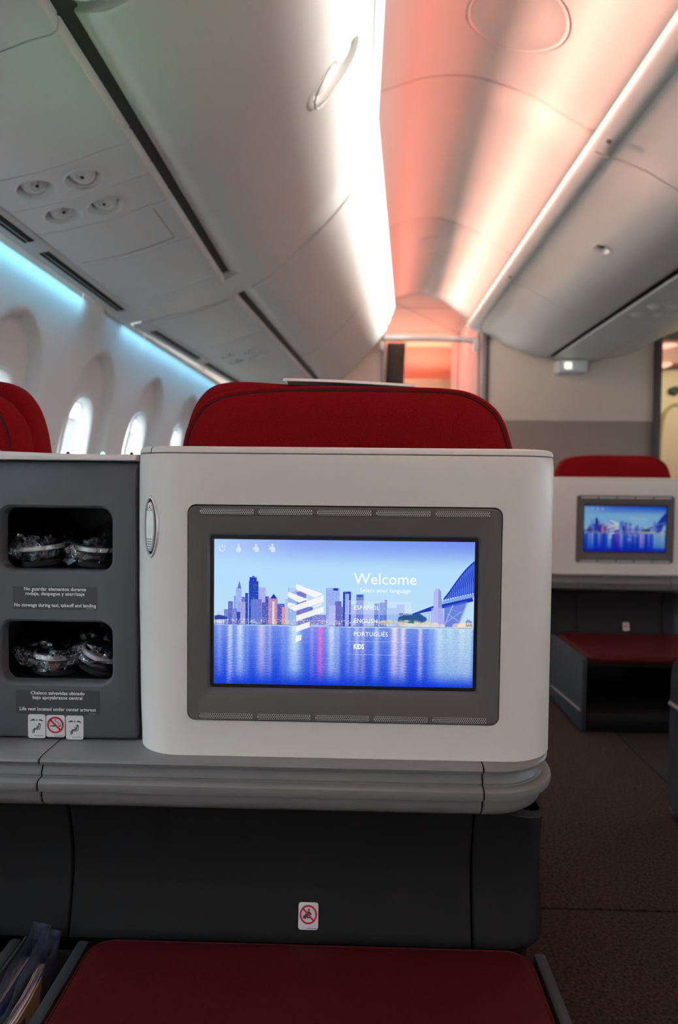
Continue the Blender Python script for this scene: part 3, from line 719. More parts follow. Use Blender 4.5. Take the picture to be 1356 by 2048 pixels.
    for cx in (304, 373):
        fill(ellipse(cx, 191, 5.2, 5.2, 14), I, .9); fill([(cx-11, 200), (cx-6, 197), (cx+8, 197), (cx+12, 203), (cx+12, 220), (cx-6, 220), (cx-6, 209), (cx-16, 210), (cx-17, 206), (cx-11, 205)], I, .85)
        if cx > 350: fill([(cx-17, 192), (cx-9, 196), (cx-9, 199), (cx-18, 195)], I, .85); fill([(cx+12, 214), (cx+14, 220), (cx+12, 220)], I, .85)
    out = np.ones((h, w, 4), np.float32); out[..., :3] = np.clip(img, 0, 1)[::-1]
    return out
PIC = paint()
IM = bpy.data.images.new('welcome_picture', PIC.shape[1], PIC.shape[0]); IM.colorspace_settings.name = 'sRGB'
IM.pixels.foreach_set(PIC.ravel()); IM.update(); IM.pack()
def screen_mat(name, strength, gamma, sat):
    m = bpy.data.materials.new(name); m.use_nodes = True; nt = m.node_tree; b = nt.nodes['Principled BSDF']
    b.inputs['Base Color'].default_value = (.004, .004, .005, 1); b.inputs['Roughness'].default_value = .35; b.inputs['Specular IOR Level'].default_value = .2
    t = nt.nodes.new('ShaderNodeTexImage'); t.image = IM; t.interpolation = 'Linear'
    g = nt.nodes.new('ShaderNodeGamma'); g.inputs[1].default_value = gamma
    hs = nt.nodes.new('ShaderNodeHueSaturation'); hs.inputs['Saturation'].default_value = sat
    nt.links.new(t.outputs[0], g.inputs[0]); nt.links.new(g.outputs[0], hs.inputs['Color']); nt.links.new(hs.outputs[0], b.inputs['Emission Color'])
    b.inputs['Emission Strength'].default_value = strength
    return m
M_SCR = screen_mat('screen_near', .86, 1.0, 1.0); M_SCR2 = screen_mat('screen_far', .48, 1.5, 1.1)

# ------------------------------------------------------------------ seats
R_ = .07; FY = .886
def plan(xl, xr, y0, y1, r=R_, n=10, inset=0):
    """U-shaped plan with two rounded front corners, as points going left-back, front, right-back"""
    xl, xr, y0 = xl+inset, xr-inset, y0+inset; r = max(.005, r-inset)
    P = [(xl, y1)]
    P += [(xl+r-r*math.cos(a), y0+r-r*math.sin(a)) for a in lin(0, PI/2, n)]
    P += [(xr-r+r*math.sin(a), y0+r-r*math.cos(a)) for a in lin(0, PI/2, n)]
    return P+[(xr, y1)]
def path(xa, xb, xr, y0, yend=None):
    """base line of the mouldings: straight along the front, round the aisle corner, back"""
    P = []
    if yend is None: return [(x, y0, 0, -1) for x in lin(xa, xb, 6)]
    P += [(x, y0, 0, -1) for x in lin(xa, xr-R_, 3)]
    P += [(xr-R_+R_*math.sin(a), y0+R_-R_*math.cos(a), math.sin(a), -math.cos(a)) for a in lin(0, PI/2, 12)[1:]]
    P += [(xr, y, 1, 0) for y in lin(y0+R_, yend, 4)[1:]]
    return P
MOULD = [(-.085, .5422), (-.004, .5422), (.012, .5420), (.0185, .5405), (.0205, .5375), (.0190, .5340), (.0145, .5320), (.0090, .5300), (.0095, .5265), (.0120, .5215), (.0130, .5180), (.0120, .5160), (.0135, .5148),
         (.0215, .5142), (.0255, .5115), (.0262, .5060), (.0245, .5005), (.0185, .4975), (.0130, .4968), (.0140, .4935), (.0135, .4870), (.0095, .4790), (.0020, .4730), (-.008, .4700), (-.03, .4680)]
def moulding(xa, xb, xr, y0, parent, yend=None, dx=0, dip=0):
    P = path(xa, xb, xr, y0, yend); rows = []
    for x, y, nx, ny in P:
        rows.append([(x+nx*o, y+ny*o, z) for o, z in MOULD])
    # slightly rounded ends so that the joints read as gaps
    def pinch(r, d): return [(a+d[0], b-ny_*0+d[1]+.0016, c-.0) for a, b, c in r]
    ny_ = 0
    d0 = (-.0, 0)
    rows = [pinch(rows[0], (0, 0))]+[[(a+.0016, b, c) for a, b, c in rows[0]]]+rows[1:]
    if yend is None: rows = rows[:-1]+[[(a-.0016, b, c) for a, b, c in rows[-1]]]+[pinch(rows[-1], (0, 0))]
    v, f = loft(rows, False, False); return obj('base_moulding', v, f, M_MOULD, parent, angle=30)
def footwell(xa, xb, xr, y0, parent, yend=None):
    P = path(xa, xb, xr, y0, yend); rows = []; n = len(P)
    prof = [(-.030, .466), (-.008, .4655), (-.0035, .4645), (-.002, .462), (-.0025, .457), (-.008, .44), (-.013, .42), (-.0175, .39), (-.0175, .36), (-.0125, .335), (-.0070, .31), (-.0025, .293), (.0, .284), (.001, .277), (-.002, .270), (-.012, .264)]
    for i, (x, y, nx, ny) in enumerate(P):
        cor = nx if yend is not None else 0
        rows.append([(x+nx*o*(1-.85*cor), y+ny*o, z-(.030*cor**1.2)*max(0, (z-.44)/.03) if z > .44 else z) for o, z in prof])
    rows = [[(a, b+.003, c) for a, b, c in rows[0]]]+[[(a+.002, b, c) for a, b, c in rows[0]]]+rows[1:]
    if yend is None: rows = rows[:-1]+[[(a-.002, b, c) for a, b, c in rows[-1]]]+[[(a, b+.003, c) for a, b, c in rows[-1]]]
    v, f = loft(rows, False, False); return obj('footwell_panel', v, f, M_DGREY, parent, angle=30)
def rect_loop(x0, x1, z0, z1, r, y, n=5): return [(a, y, b) for a, b in rr(x0, x1, z0, z1, r, n)]
def monitor(dx, dy, seat, scr, near):
    y = FY-.001+dy; x0, x1, z0, z1 = -.2199+dx, .1865+dx, .5918, .8734
    sx0, sx1, sz0, sz1 = -.1872+dx, .1538+dx, .6383, .8298
    v, f = loft([rect_loop(x0-.0025, x1+.0025, z0-.0025, z1+.0025, .011, y+.0105), rect_loop(x0-.0025, x1+.0025, z0-.0025, z1+.0025, .011, y+.0085)]); obj('monitor_gasket', v, f, M_GAP, seat)
    b = .0075
    v, f = loft([rect_loop(x0, x1, z0, z1, .010, y+.0084), rect_loop(x0, x1, z0, z1, .010, y-.0012), rect_loop(x0+.0014, x1-.0014, z0+.0014, z1-.0014, .0088, y-.0024), rect_loop(x0+.004, x1-.004, z0+.004, z1-.004, .0075, y-.0022),
                 rect_loop(sx0-b-.002, sx1+b+.002, sz0-b-.002, sz1+b+.002, .008, y-.0018), rect_loop(sx0-b, sx1+b, sz0-b, sz1+b, .007, y-.0012), rect_loop(sx0-.0052, sx1+.0052, sz0-.0052, sz1+.0052, .005, y+.0030), rect_loop(sx0-.0048, sx1+.0048, sz0-.0048, sz1+.0048, .004, y+.0050)], True, False)
    fr = obj('monitor_frame', v, f, M_BEZEL, seat, angle=25)
    v, f = loft([rect_loop(sx0-.006, sx1+.006, sz0-.006, sz1+.006, .003, y+.0064), rect_loop(sx0-.006, sx1+.006, sz0-.006, sz1+.006, .003, y+.0052)]); obj('screen_border', v, f, M_BLACK, fr)
    me = bpy.data.meshes.new('display'); me.from_pydata([(sx0, y+.0050, sz0), (sx1, y+.0050, sz0), (sx1, y+.0050, sz1), (sx0, y+.0050, sz1)], [], [(0, 1, 2, 3)])
    uv = me.uv_layers.new(); 
    for k, c in enumerate(((0, 0), (1, 0), (1, 1), (0, 1))): uv.data[k].uv = c
    me.materials.append(scr); link('display', me, fr, False)
    def SX(zx): return sx0+(zx-126)/1100*.341
    def SZ(zx, zy): return sz1-(zy-165-(zx-126)*.0125)/610*.1915
    if near: mw, ml = M_ICON, M_ICON2
    else: mw, ml = emit('far_screen_white', (.55, .68, .9), .5), emit('far_screen_line', (.35, .45, .8), .5)
    yy = y+.0048
    for s, zx, zy, size, m_, al, bo, sc in (('Welcome', 719, 354, .0212, mw, 'LEFT', 0, .98), ('Select your language', 745, 388, .0081, mw, 'LEFT', .0, 1.0), ('ESPAÑOL', 720, 461, .0082, mw, 'LEFT', 0, .98), ('ENGLISH', 720, 516, .0082, mw, 'LEFT', 0, .98), ('PORTUGUÊS', 720, 572, .0082, mw, 'LEFT', 0, .98), ('KIDS', 721, 626, .0090, mw, 'LEFT', .0003, .72)):
        text('display_text', s, SX(zx), yy, SZ(zx, zy), size, m_, fr, al, bo, sc)
    q = []
    def bar(za, ya, zb, yb, w):
        return [(SX(za), yy, SZ(za, ya)), (SX(zb), yy, SZ(zb, yb)), (SX(zb), yy, SZ(zb, yb)-w), (SX(za), yy, SZ(za, ya)-w)], [(0, 1, 2, 3)]
    w = .0005
    v, f = join(bar(696, 423, 968, 427, w), bar(696, 479, 968, 481, w), bar(696, 594, 960, 597, w*.8), bar(696, 649, 962, 653, w*.8))
    obj('display_rule', v, f, ml, fr, False)
    for xa, xb in ((696, 698.5), (965.5, 968)):
        v, f = [(SX(xa), yy, SZ(xa, 424)), (SX(xb), yy, SZ(xb, 424)), (SX(xb), yy, SZ(xb, 480)), (SX(xa), yy, SZ(xa, 480))], [(0, 1, 2, 3)]
        obj('display_rule', v, f, ml, fr, False)
    for row, zc in ((0, .8664), (1, .5972)):
        for k in range(5):
            a, bb = -.2045+.0764*k+dx, -.1345+.0764*k+dx; h = .0034
            v, f = loft([rect_loop(a-.0014, bb+.0014, zc-h-.0012, zc+h+.0012, .0018, y-.0022, 3), rect_loop(a-.0008, bb+.0008, zc-h-.0006, zc+h+.0006, .0016, y-.0027, 3), rect_loop(a, bb, zc-h, zc+h, .0015, y-.0019, 3)], True, False)
            g = loft([rect_loop(a, bb, zc-h, zc+h, .0015, y-.0024, 3), rect_loop(a, bb, zc-h, zc+h, .0015, y-.0030, 3)])
            vv, ff = join((v, f), g); mi = [0]*len(f)+[1]*len(g[1])
            if near:
                holes = []; nx = 27
                for i in range(nx):
                    for j in range(3):
                        cx = a+.0012+(i+(.5 if j == 1 else 0))*(bb-a-.0024)/(nx-.5); cz = zc+(j-1)*.0022
                        holes.append(([(cx+.00098*math.cos(q_*PI/3+PI/6), y-.00315, cz+.00098*math.sin(q_*PI/3+PI/6)) for q_ in range(6)], [(0, 1, 2, 3, 4, 5)]))
                hv, hf = join(*holes); nb = len(ff); vv, ff = join((vv, ff), (hv, hf)); mi += [2]*len(hf)
            o = obj('speaker_grille', vv, ff, [M_BEZEL, mat('grille_metal', (.60, .59, .57), .4, metal=.3), M_GAP], fr, angle=30, mi=mi); o['kind'] = 'stuff'
    return fr
def headrest(seat, P, y, flip=1, cx=0, lift=0, both=True, wing=0):
    """back pad with piping seam, and the front pad showing beyond it"""
    def pad(pts, y0, y1, name, m, bulge=.012):
        Q = smoothp(pts, 5); Q = [(x, z) for x, z in Q]
        mx = sum(p[0] for p in Q)/len(Q); mz = .86
        base = [(Q[-1][0], .70), (Q[0][0], .70)]
        O = Q+base; L = []
        for k, yy in ((.60, y0-bulge*1.9), (.74, y0-bulge*1.75), (.84, y0-bulge*1.4), (.91, y0-bulge*.9), (.955, y0-bulge*.45), (.985, y0), (1, y0+.014), (1.004, (y0+y1)/2), (1, y1-.01), (.985, y1+bulge*.2), (.93, y1+bulge*.8)):
            L.append([(mx+(x-mx)*k, yy, mz+(z-mz)*k if z > .75 else z) for x, z in O])
        v, f = loft(L); return obj(name, v, f, m, seat, angle=60)
    T = lambda pts: [(cx+flip*x, z+lift) for x, z in pts]
    back = T(P); o = pad(back, y, y+.055, 'headrest', M_RED)
    Q = smoothp(back, 5); mx = sum(p[0] for p in Q)/len(Q)
    seam = [(mx+(x-mx)*.962, y-.0052, .86+(z-.86)*.952) for x, z in Q]
    v, f = tube(seam, .0018, 6); obj('seam', v, f, M_SEAM, o)
    seam = [(mx+(x-mx)*.973, y-.0020, .86+(z-.86)*.967) for x, z in Q]
    v, f = tube(seam, .0042, 8); obj('piping', v, f, M_RED, o)
    FP = [(-.285, .955), (-.278, .995), (-.264, 1.033), (-.242, 1.058), (-.215, 1.067), (-.175, 1.0685), (-.10, 1.064), (.0, 1.058), (.10, 1.052), (.17, 1.040), (.20, 1.010), (.215, .96)]
    if both: pad([(a+wing, b) for a, b in T(FP)], y+.068, y+.125, 'headrest_wing', M_RED)
    return o
HP = [(-.268, .955), (-.261, .987), (-.248, 1.012), (-.229, 1.031), (-.201, 1.0425), (-.148, 1.0495), (-.088, 1.052), (.062, 1.052), (.137, 1.050), (.174, 1.0425), (.204, 1.024), (.222, .999), (.235, .958)]
def seat(dx, dy, label, xl, xr, near=True, mould=(), wells=(), screen=True, hr=True, taper=0):
    t = thing('business_seat', ((xl+xr)/2, FY+dy, 0), label, 'seat', None)
    y0 = FY+dy; y1 = y0+.62
    L = []
    for z, ins in ((.5425, .0), (.5435, .0), (.60, 0), (.75, 0), (.90, 0), (.930, .0005), (.938, .0012), (.9415, .0022)):
        k = taper*max(0, min(1, (.66-z)/.12))
        P = plan(xl, xr, y0, y1, inset=ins); P = [(x+(k*(1-i/11) if i < 11 else 0), y) for i, (x, y) in enumerate(P)]
        L.append([(x, y, z) for x, y in P])
    inner = [[(x, y, z) for x, y in plan(xl+.02, xr-.02, y0+.02, y1)] for z in (.9415, .80)]
    L += inner
    xa, xb = L[2][11][0], L[2][12][0]
    parts = [loft([l[:12] for l in L], False, False), loft([l[12:] for l in L], False, False), loft([l[11:13] for l in L[:2]], False, False), loft([l[11:13] for l in L[4:]], False, False)]
    if screen:
        parts.append(loft([rect_loop(xa, xb, .5435, .90, .0001, y0), rect_loop(-.2217+dx, .1883+dx, .590, .8752, .011, y0), rect_loop(-.2217+dx, .1883+dx, .590, .8752, .011, y0+.012)], True, False))
    else: parts.append(loft([l[11:13] for l in L[1:5]], False, False))
    v, f = join(*parts); o = obj('shell', v, f, M_SHELL, t, angle=0)
    bm = bmesh.new(); bm.from_mesh(o.data); bmesh.ops.remove_doubles(bm, verts=bm.verts, dist=.0003); bmesh.ops.recalc_face_normals(bm, faces=bm.faces); bm.to_mesh(o.data); bm.free()
    o.data.set_sharp_from_angle(angle=math.radians(35))
    def cap(keep):
        L = []
        for z, ins in ((.9424, .0022), (.9432, .0012), (.9465, .0014), (.9495, .0030), (.9512, .0065), (.9515, .012), (.9515, .022), (.940, .022)):
            P = [p for p in plan(xl, xr, y0, y1, inset=ins)]
            L.append([(x, y, z) for x, y in (P[:8] if keep == 0 else P[7:])])
        if keep == 1: L = [[(l[0][0]+.0012, l[0][1]-.0004, l[0][2])]+l[1:] for l in L]
        v, f = loft(L, False, False); return obj('shell_cap', v, f, M_SHELL, t, angle=30)
    cap(0); cap(1)
    v, f = loft([[(x, y, z) for x, y in plan(xl, xr, y0, y1, inset=.004)] for z in (.9405, .9435)], False, False); obj('cap_joint', v, f, M_GAP, t)
    # body below the shell, hidden seat cushion and backrest
    v, f = loft([[(x, y, z) for x, y in plan(xl, xr-.004, y0+.075, y1+.35, inset=.0)] for z in (.005, .53)]); obj('body', v, f, M_DGREY, t, angle=30)
    box('seat_cushion', xl+.05, xr-.05, y0+.62, y0+1.08, .36, .48, M_RED, t, .03, 3)
    v, f = loft([[(x, y0+a+.16*s, .45+.52*s) for x, a in ((xl+.05, .40), (xr-.05, .40), (xr-.05, .52), (xl+.05, .52))] for s in (0, .5, .97)][::-1]); obj('backrest', v, f, M_RED, t, angle=30)
    for xa, xb, corner in mould: moulding(xa, xb, xr-.022, y0, t, y1 if corner else None)
    for xa, xb, corner in wells: footwell(xa, xb, xr+.003, y0+.022, t, y1 if corner else None)
    if screen: monitor(dx, dy, t, M_SCR if near else M_SCR2, near)
    if hr: headrest(t, [(x+dx, z) for x, z in HP], 1.03+dy, both=True) if dx == 0 else headrest(t, HP, 1.03+dy, 1, dx, 0, both=False)
    return t
def no_sign(parent, cx, cz, y, w, h, kind):
    """white sticker with a red prohibition ring"""
    v, f = plate(rr(cx-w/2, cx+w/2, cz-h/2, cz+h/2, .0035, 4), y, y-.0005); st = obj('sticker', v, f, M_STICK, parent, smooth=False)
    r = w*.44; zc = cz+h*.06; yy = y-.0007
    def poly(pts): n = len(pts); return [(x, yy, z) for x, z in pts], [tuple(range(n))]
    def bar(x0, z0, x1, z1, t):
        d = math.hypot(x1-x0, z1-z0); nx, nz = -(z1-z0)/d*t/2, (x1-x0)/d*t/2; return poly([(x0+nx, z0+nz), (x1+nx, z1+nz), (x1-nx, z1-nz), (x0-nx, z0-nz)])
    def line(pts, t): return join(*[bar(*a, *b, t) for a, b in zip(pts, pts[1:])])
    if kind == 'smoke':
        v, f = join(bar(cx-.62*r, zc-.12*r, cx+.0*r, zc-.12*r, .0018), bar(cx+.36*r, zc-.12*r, cx+.62*r, zc-.12*r, .0018)); 
        v2, f2 = line([(cx+.64*r, zc-.05*r), (cx+.58*r, zc+.15*r), (cx+.3*r, zc+.2*r), (cx+.28*r, zc+.42*r), (cx+.0*r, zc+.45*r), (cx-.05*r, zc+.62*r), (cx+.15*r, zc+.7*r)], .0008)
        v, f = join((v, f), (v2, f2)); o = obj('pictogram', v, f, M_PBLK, st, False)
    else:
        s = r
        v, f = join(poly(ellipse(cx+.05*s, zc+.50*s, .13*s, .13*s, 14)), line([(cx+.02*s, zc+.34*s), (cx-.02*s, zc-.1*s), (cx-.42*s, zc-.1*s), (cx-.42*s, zc-.45*s)], .0042), line([(cx+.1*s, zc+.2*s), (cx+.36*s, zc+.0*s)], .0022), line([(cx-.2*s, zc-.32*s), (cx+.34*s, zc-.32*s)], .0014))
        o = obj('pictogram', v, f, M_PBLK, st, False)
    yy = y-.0010
    rg = loft([[(x, yy, z) for x, z in ellipse(cx, zc, r, r, 40)], [(x, yy, z) for x, z in ellipse(cx, zc, r*.80, r*.80, 40)]], True, False)
    a = r*.9*.7071
    v, f = join(rg, bar(cx-a, zc+a, cx+a, zc-a, r*.20)); obj('ban_ring', v, f, M_PRED, st, False)
    yy = y-.0007; v, f = join(*[bar(cx-.05*w+k*.062*w, cz-h*.44, cx-.05*w+k*.062*w+.04*w, cz-h*.44, .0011) for k in range(8)]); obj('small_print', v, f, M_PBLK, st, False)
    return st
def sheared(st, zc):
    """lean a sticker and its print to lie on the curved footwell"""
    for o in (st,)+tuple(st.children):
        for p in o.data.vertices: p.co.y += (p.co.z-zc)*.215
    return st
def belt_sign(parent, cx, cz, y, w, h):
    v, f = plate(rr(cx-w/2, cx+w/2, cz-h/2, cz+h/2, .0030, 4), y, y-.0005); st = obj('sticker', v, f, M_STICK, parent, smooth=False)
    yy = y-.0007; U = w/24
    P = lambda a, b: (cx+a*U, cz+b*U)
    def poly(pts): n = len(pts); return [(x, yy, z) for x, z in pts], [tuple(range(n))]
    def line(pts, t):
        out = []
        for (x0, z0), (x1, z1) in zip(pts, pts[1:]):
            d = math.hypot(x1-x0, z1-z0); nx, nz = -(z1-z0)/d*t*U/2, (x1-x0)/d*t*U/2; out.append(poly([(x0+nx, z0+nz), (x1+nx, z1+nz), (x1-nx, z1-nz), (x0-nx, z0-nz)]))
        return join(*out)
    v, f = join(poly([P(-9, 8), P(-5.5, 10), P(-2.5, 9.6), P(-2.5, 7.6), P(-5.5, 7.6)]), line([P(-9, 7.2), P(-6, 9)], .9), poly([P(3.5, 9.8), P(6.5, 9.6), P(9.5, 7.4), P(8.6, 6.6), P(6, 7.6), P(3.5, 7.8)]),
                poly([(P(3.6, 3)[0]+1.5*U*math.cos(a), P(3.6, 3)[1]+1.5*U*math.sin(a)) for a in lin(0, 2*PI, 12)[:-1]]),
                line([P(5.6, 3), P(4.4, -4), P(-5.2, -5.2), P(-5.2, -10)], 1.0), line([P(3.2, 1.2), P(2.2, -2.6), P(-3.4, -3.2), P(-3.4, -9)], 1.6), line([P(1.2, 1), P(.4, -3)], .7), line([P(-.5, .4), P(3.4, -1.4)], .8))
    obj('pictogram', v, f, M_PBLK, st, False)
    v, f = join(poly([P(-1.8, 8.6), P(0, 10), P(0, 7.2)]), line([P(-.2, 8.6), P(2.2, 8.6)], 1.0)); obj('arrow', v, f, M_PGRN, st, False)
    v, f = join(*[line([P(-3+k*1.6, -13.2), P(-2+k*1.6, -13.2)], .9) for k in range(8)]); obj('small_print', v, f, M_PBLK, st, False)
    return st

XL, XR = -.304, .2695
near = seat(0, 0, 'aisle seat in front with white shell, red headrest and large lit welcome screen', XL, XR, True,
            [(-.4105, .1655, False), (.1672, 0, True)], [(-.3905, .1620, False), (.1640, 0, True)], taper=.006)
sheared(no_sign(near, -.0605, .3115, .9135, .0272, .0337, 'sit'), .3115)
# coat hook let into the rounded left corner of the shell
an = math.radians(56); hc = Vector((XL+R_-R_*math.cos(an), FY+R_-R_*math.sin(an), .8445)); hn = Vector((-math.cos(an), -math.sin(an), 0)); ht = Vector((math.sin(an), -math.cos(an), 0))
def oval(rx, rz, d, n=44, zs=0): return [tuple(hc+ht*(rx*math.cos(2*PI*k/n))+Vector((0, 0, zs+rz*math.sin(2*PI*k/n)))+hn*(d-(rx*math.cos(2*PI*k/n))**2/(2*R_))) for k in range(n)]
v, f = loft([oval(.0140, .0415, -.004), oval(.0140, .0415, .0006), oval(.0130, .0400, .0026), oval(.0116, .0380, .0026), oval(.0108, .0365, .0006), oval(.0104, .036, -.004)], True, False)
hook = obj('coat_hook', v, f, M_SILVER, near, angle=40)
v, f = loft([oval(.0112, .037, -.001), oval(.0112, .037, .0006)]); obj('hook_recess', v, f, M_GAP, hook)
v, f = loft([oval(.0080, .0330, .0), oval(.0080, .0330, .0018), oval(.0072, .0318, .0030)]); obj('hook_lever', v, f, M_CHROME, hook, angle=40)
def hline(pts, r=.00045):
    return tube([tuple(hc+ht*a+Vector((0, 0, b))+hn*(.0032-a*a/(2*R_))) for a, b in pts], r, 5)
v, f = hline([(-.0002, .0285), (.0012, .0280), (0, .0258), (-.0055, .0215), (.0055, .0215), (.0004, .0256)]); obj('hanger_mark', v, f, M_PBLK, hook)
for k in range(5):
    v, f = hline([(-.0052+.0007*k, -.0165-.0033*k), (.0052-.0007*k, -.0165-.0033*k)]); obj('grip_ridge', v, f, M_PBLK, hook)
# window-side neighbour of the same pair
wseat = seat(-.836, 0, 'window seat at far left showing only its red headrest beside the cabin windows', -1.100, -.536, False, [(-.80, -.4122, False)], [(-.80, -.3925, False)], screen=False, hr=False)
headrest(wseat, HP, 1.03, -1, -.785, 0, wing=-.020)
# seat across the aisle, one row ahead
DX, DY = 1.1491, 2.0236
far = seat(DX, DY, 'seat across the aisle with white shell, red headrest and small distant screen', -.345+DX, XR+DX, False,
           [(-.2+DX, .17+DX, False), (.172+DX, 0, True)], [(-.2+DX, .16+DX, False), (.162+DX, 0, True)])
# its aisle-side corner pieces (mirrored)
def corner_left(kind):
    xr = .345-DX+(-.022 if kind else .003)      # build on the right, then mirror in X about 0
    o = (moulding if kind else footwell)(-(-.2+DX), 0, xr, FY+DY+(0 if kind else .022), None, FY+DY+.62)
    for vtx in o.data.vertices: vtx.co.x *= -1
    o.data.flip_normals(); o.parent = far; o.matrix_parent_inverse = Matrix.Translation(-world(far)); return o
corner_left(1); corner_left(0)
sheared(no_sign(far, 1.158, .314, .9135+DY, .027, .0335, 'sit'), .314)
# paper cover on top of the near headrest
pv = smoothp([(-.119, 1.069), (-.05, 1.0675), (.02, 1.0645), (.090, 1.0605)], 5)
pc = [[(x, 1.075, z-.003), (x, 1.085, z+.002), (x, 1.125, z+.0065), (x, 1.17, z+.004), (x, 1.185, z-.03), (x, 1.189, z-.16)] for x, z in pv]
pc = [r+[(a, b, c-.0010) for a, b, c in reversed(r)] for r in pc]
v, f = loft(pc); o = obj('headrest_cover', v, f, M_PAPER); tag(o, 'thin white paper cover lying on top of the near red headrest', 'headrest cover')

# ------------------------------------------------------------------ ottomans
def ottoman(xl, xr, yb, yf, label, mirror=False):
    t = thing('ottoman', ((xl+xr)/2, (yb+yf)/2, 0), label, 'ottoman')
    # padded top: rounded plan, domed edge
    def ring(i, z): return [(x, y, z) for x, y in rr(xl+i, xr-i, yf+i, yb-i, max(.01, .035-i), 6)]
    v, f = loft([ring(.004, .262), ring(0, .268), ring(0, .278), ring(.003, .2855), ring(.010, .2890), ring(.022, .2902), ring(.06, .2906), ring(.14, .2908)]); cu = obj('cushion', v, f, M_LEATH, t, angle=60)
    v, f = tube([(x, y, .2872) for x, y in rr(xl+.006, xr-.006, yf+.006, yb-.006, .03, 6)], .0016, 6, True); obj('seam', v, f, M_LEATH, cu)
    for x0, x1, s in ((xl-.020, xl-.003, -1), (xr+.003, xr+.020, 1)):
        v, f = boxm(x0, x1, yf-.004, yb+.003, .012, .282, .005); sp = obj('side_panel', v, f, M_MGREY, t)
        xx = x0-.001 if s < 0 else x1+.001
        v, f = tube([(xx, yf+.012, .085), (xx, yb-.02, .065)], .004, 6); obj('trim_strip', v, f, M_MOULD, sp)
    box('base_shelf', xl, xr, yf+.004, yb, .035, .075, M_DGREY, t, .004)
    box('top_tray', xl, xr, yf+.01, yb, .248, .266, M_DGREY, t, .003)
    box('toe_kick', xl+.01, xr-.01, yf+.03, yb, .004, .036, M_BLACK, t, .002)
    box('back_panel', xl, xr, yb-.012, yb, .05, .262, M_BLACK, t, .002)
    return t
ottoman(-.352, .238, .893, .48, 'large red leather footrest in the foreground under the welcome screen')
ottoman(-.314+DX+.017, .238+DX, .895+DY, .480+DY, 'small distant red footrest with an open black cavity across the aisle')
ottoman(-1.06, -.468, .893, .48, 'red footrest corner at the far left edge behind the magazines')

# ------------------------------------------------------------------ console between the paired seats
CY = .930
co = thing('centre_console', (-.418, CY, 0), 'dark grey console with two rounded cubbies between the paired seats', 'console')
xl, xr = -.535, -.3046
v, f = loft([[(x, y, z) for x, y in rr(xl, xr, CY+k, CY+.45, .004, 2)] for z, k in ((.5432, .008), (.546, .002), (.549, 0), (.90, 0), (.915, .0015), (.926, .007), (.931, .016), (.932, .03))])
body = obj('console_body', v, f, M_GREY, co, angle=30)
cut = []
for z0, z1 in ((.780, .8665), (.623, .7075)):
    L = [rect_loop(-.4945-e, -.3385+e, z0-e, z1+e, .016+e, yy, 6) for e, yy in ((.0045, CY-.01), (.0045, CY-.0001), (.0030, CY+.0010), (.0008, CY+.0035), (0, CY+.008), (0, CY+.20))]
    v, f = loft(L); cut.append(obj('cutter', v, f, M_GREY))
boolean(body, cut)
for z0, z1 in ((.780, .8665), (.623, .7075)):   # black inner sheet standing in for the shade deep inside each cubby
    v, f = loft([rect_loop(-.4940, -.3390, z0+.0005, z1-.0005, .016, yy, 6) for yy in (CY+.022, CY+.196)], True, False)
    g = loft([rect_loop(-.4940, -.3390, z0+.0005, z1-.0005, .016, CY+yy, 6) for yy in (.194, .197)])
    v, f = join((v, f), g); obj('cubby_shade', v, f, M_BLACK, co)
# pale top trim, curving up towards the left
tp = []
for x in lin(xl-.35, xr, 14):
    d = max(0, (-.40-x)); e = .004*min(1, d/.12)
    tp.append([(x, CY+.020, .9325), (x, CY+.006, .9320), (x, CY+.001, .9335), (x, CY+.0005, .9365+e), (x, CY+.003, .9395+e), (x, CY+.010, .9415+e), (x, CY+.10, .943+e), (x, CY+.44, .943+e), (x, CY+.44, .9325)])
v, f = loft(tp); obj('console_top', v, f, M_SHELL, co, angle=40)
for x, r in ((-.411, .0026), (-.320, .0022)):
    v, f = lathe([(r, 0), (r, .0012), (r*.6, .0026), (.0004, .003)], 14, (x, CY+.03, .9425), (0, 0, 1)); obj('stud', v, f, M_BLACK, co)
v, f = lathe([(.0030, 0), (.0030, .0018), (.0016, .0034), (.0004, .0038)], 14, (-.363, CY+.035, .9425), (0, 0, 1)); obj('indicator_light', v, f, emit('green_led', (.10, 1, .35), 6), co)
yl = CY-.0006
for x0, x1, z0, z1, lines in ((-.476, -.358, .7255, .7575, (('No guardar elementos durante', .7520), ('rodaje, despegue y aterrizaje', .7455), ('No stowage during taxi, takeoff and landing', .7295))),
                              (-.473, -.355, .5785, .6125, (('Chaleco salvavidas ubicado', .6065), ('bajo apoyabrazos central', .6000), ('Life vest located under center armrest', .5838)))):
    v, f = plate(rr(x0, x1, z0, z1, .0015, 2), CY+.001, CY-.0005); pl = obj('placard', v, f, M_LABEL, co, smooth=False)
    for s, z in lines:
        W_ = {28: .0870, 29: .0830, 43: .1145, 26: .0760, 24: .0700, 38: .1075}[len(s)]
        tx = text('lettering', s, (x0+x1)/2, yl, z, .0068, M_TXT, pl, 'CENTER', .00012)
        b = [p.co.x for p in tx.data.vertices]; k = W_/(max(b)-min(b)); c = (max(b)+min(b))/2
        for p in tx.data.vertices: p.co.x = c+(p.co.x-c)*k
    text('small_print', '----------', x1-.010, yl, z0+.001, .004, M_TXT, pl, 'CENTER', 0, .8)
belt_sign(co, -.4438, .5615, CY, .0245, .0335)
no_sign(co, -.4172, .5620, CY, .0265, .0310, 'smoke')
belt_sign(co, -.3902, .5605, CY, .0245, .0335)

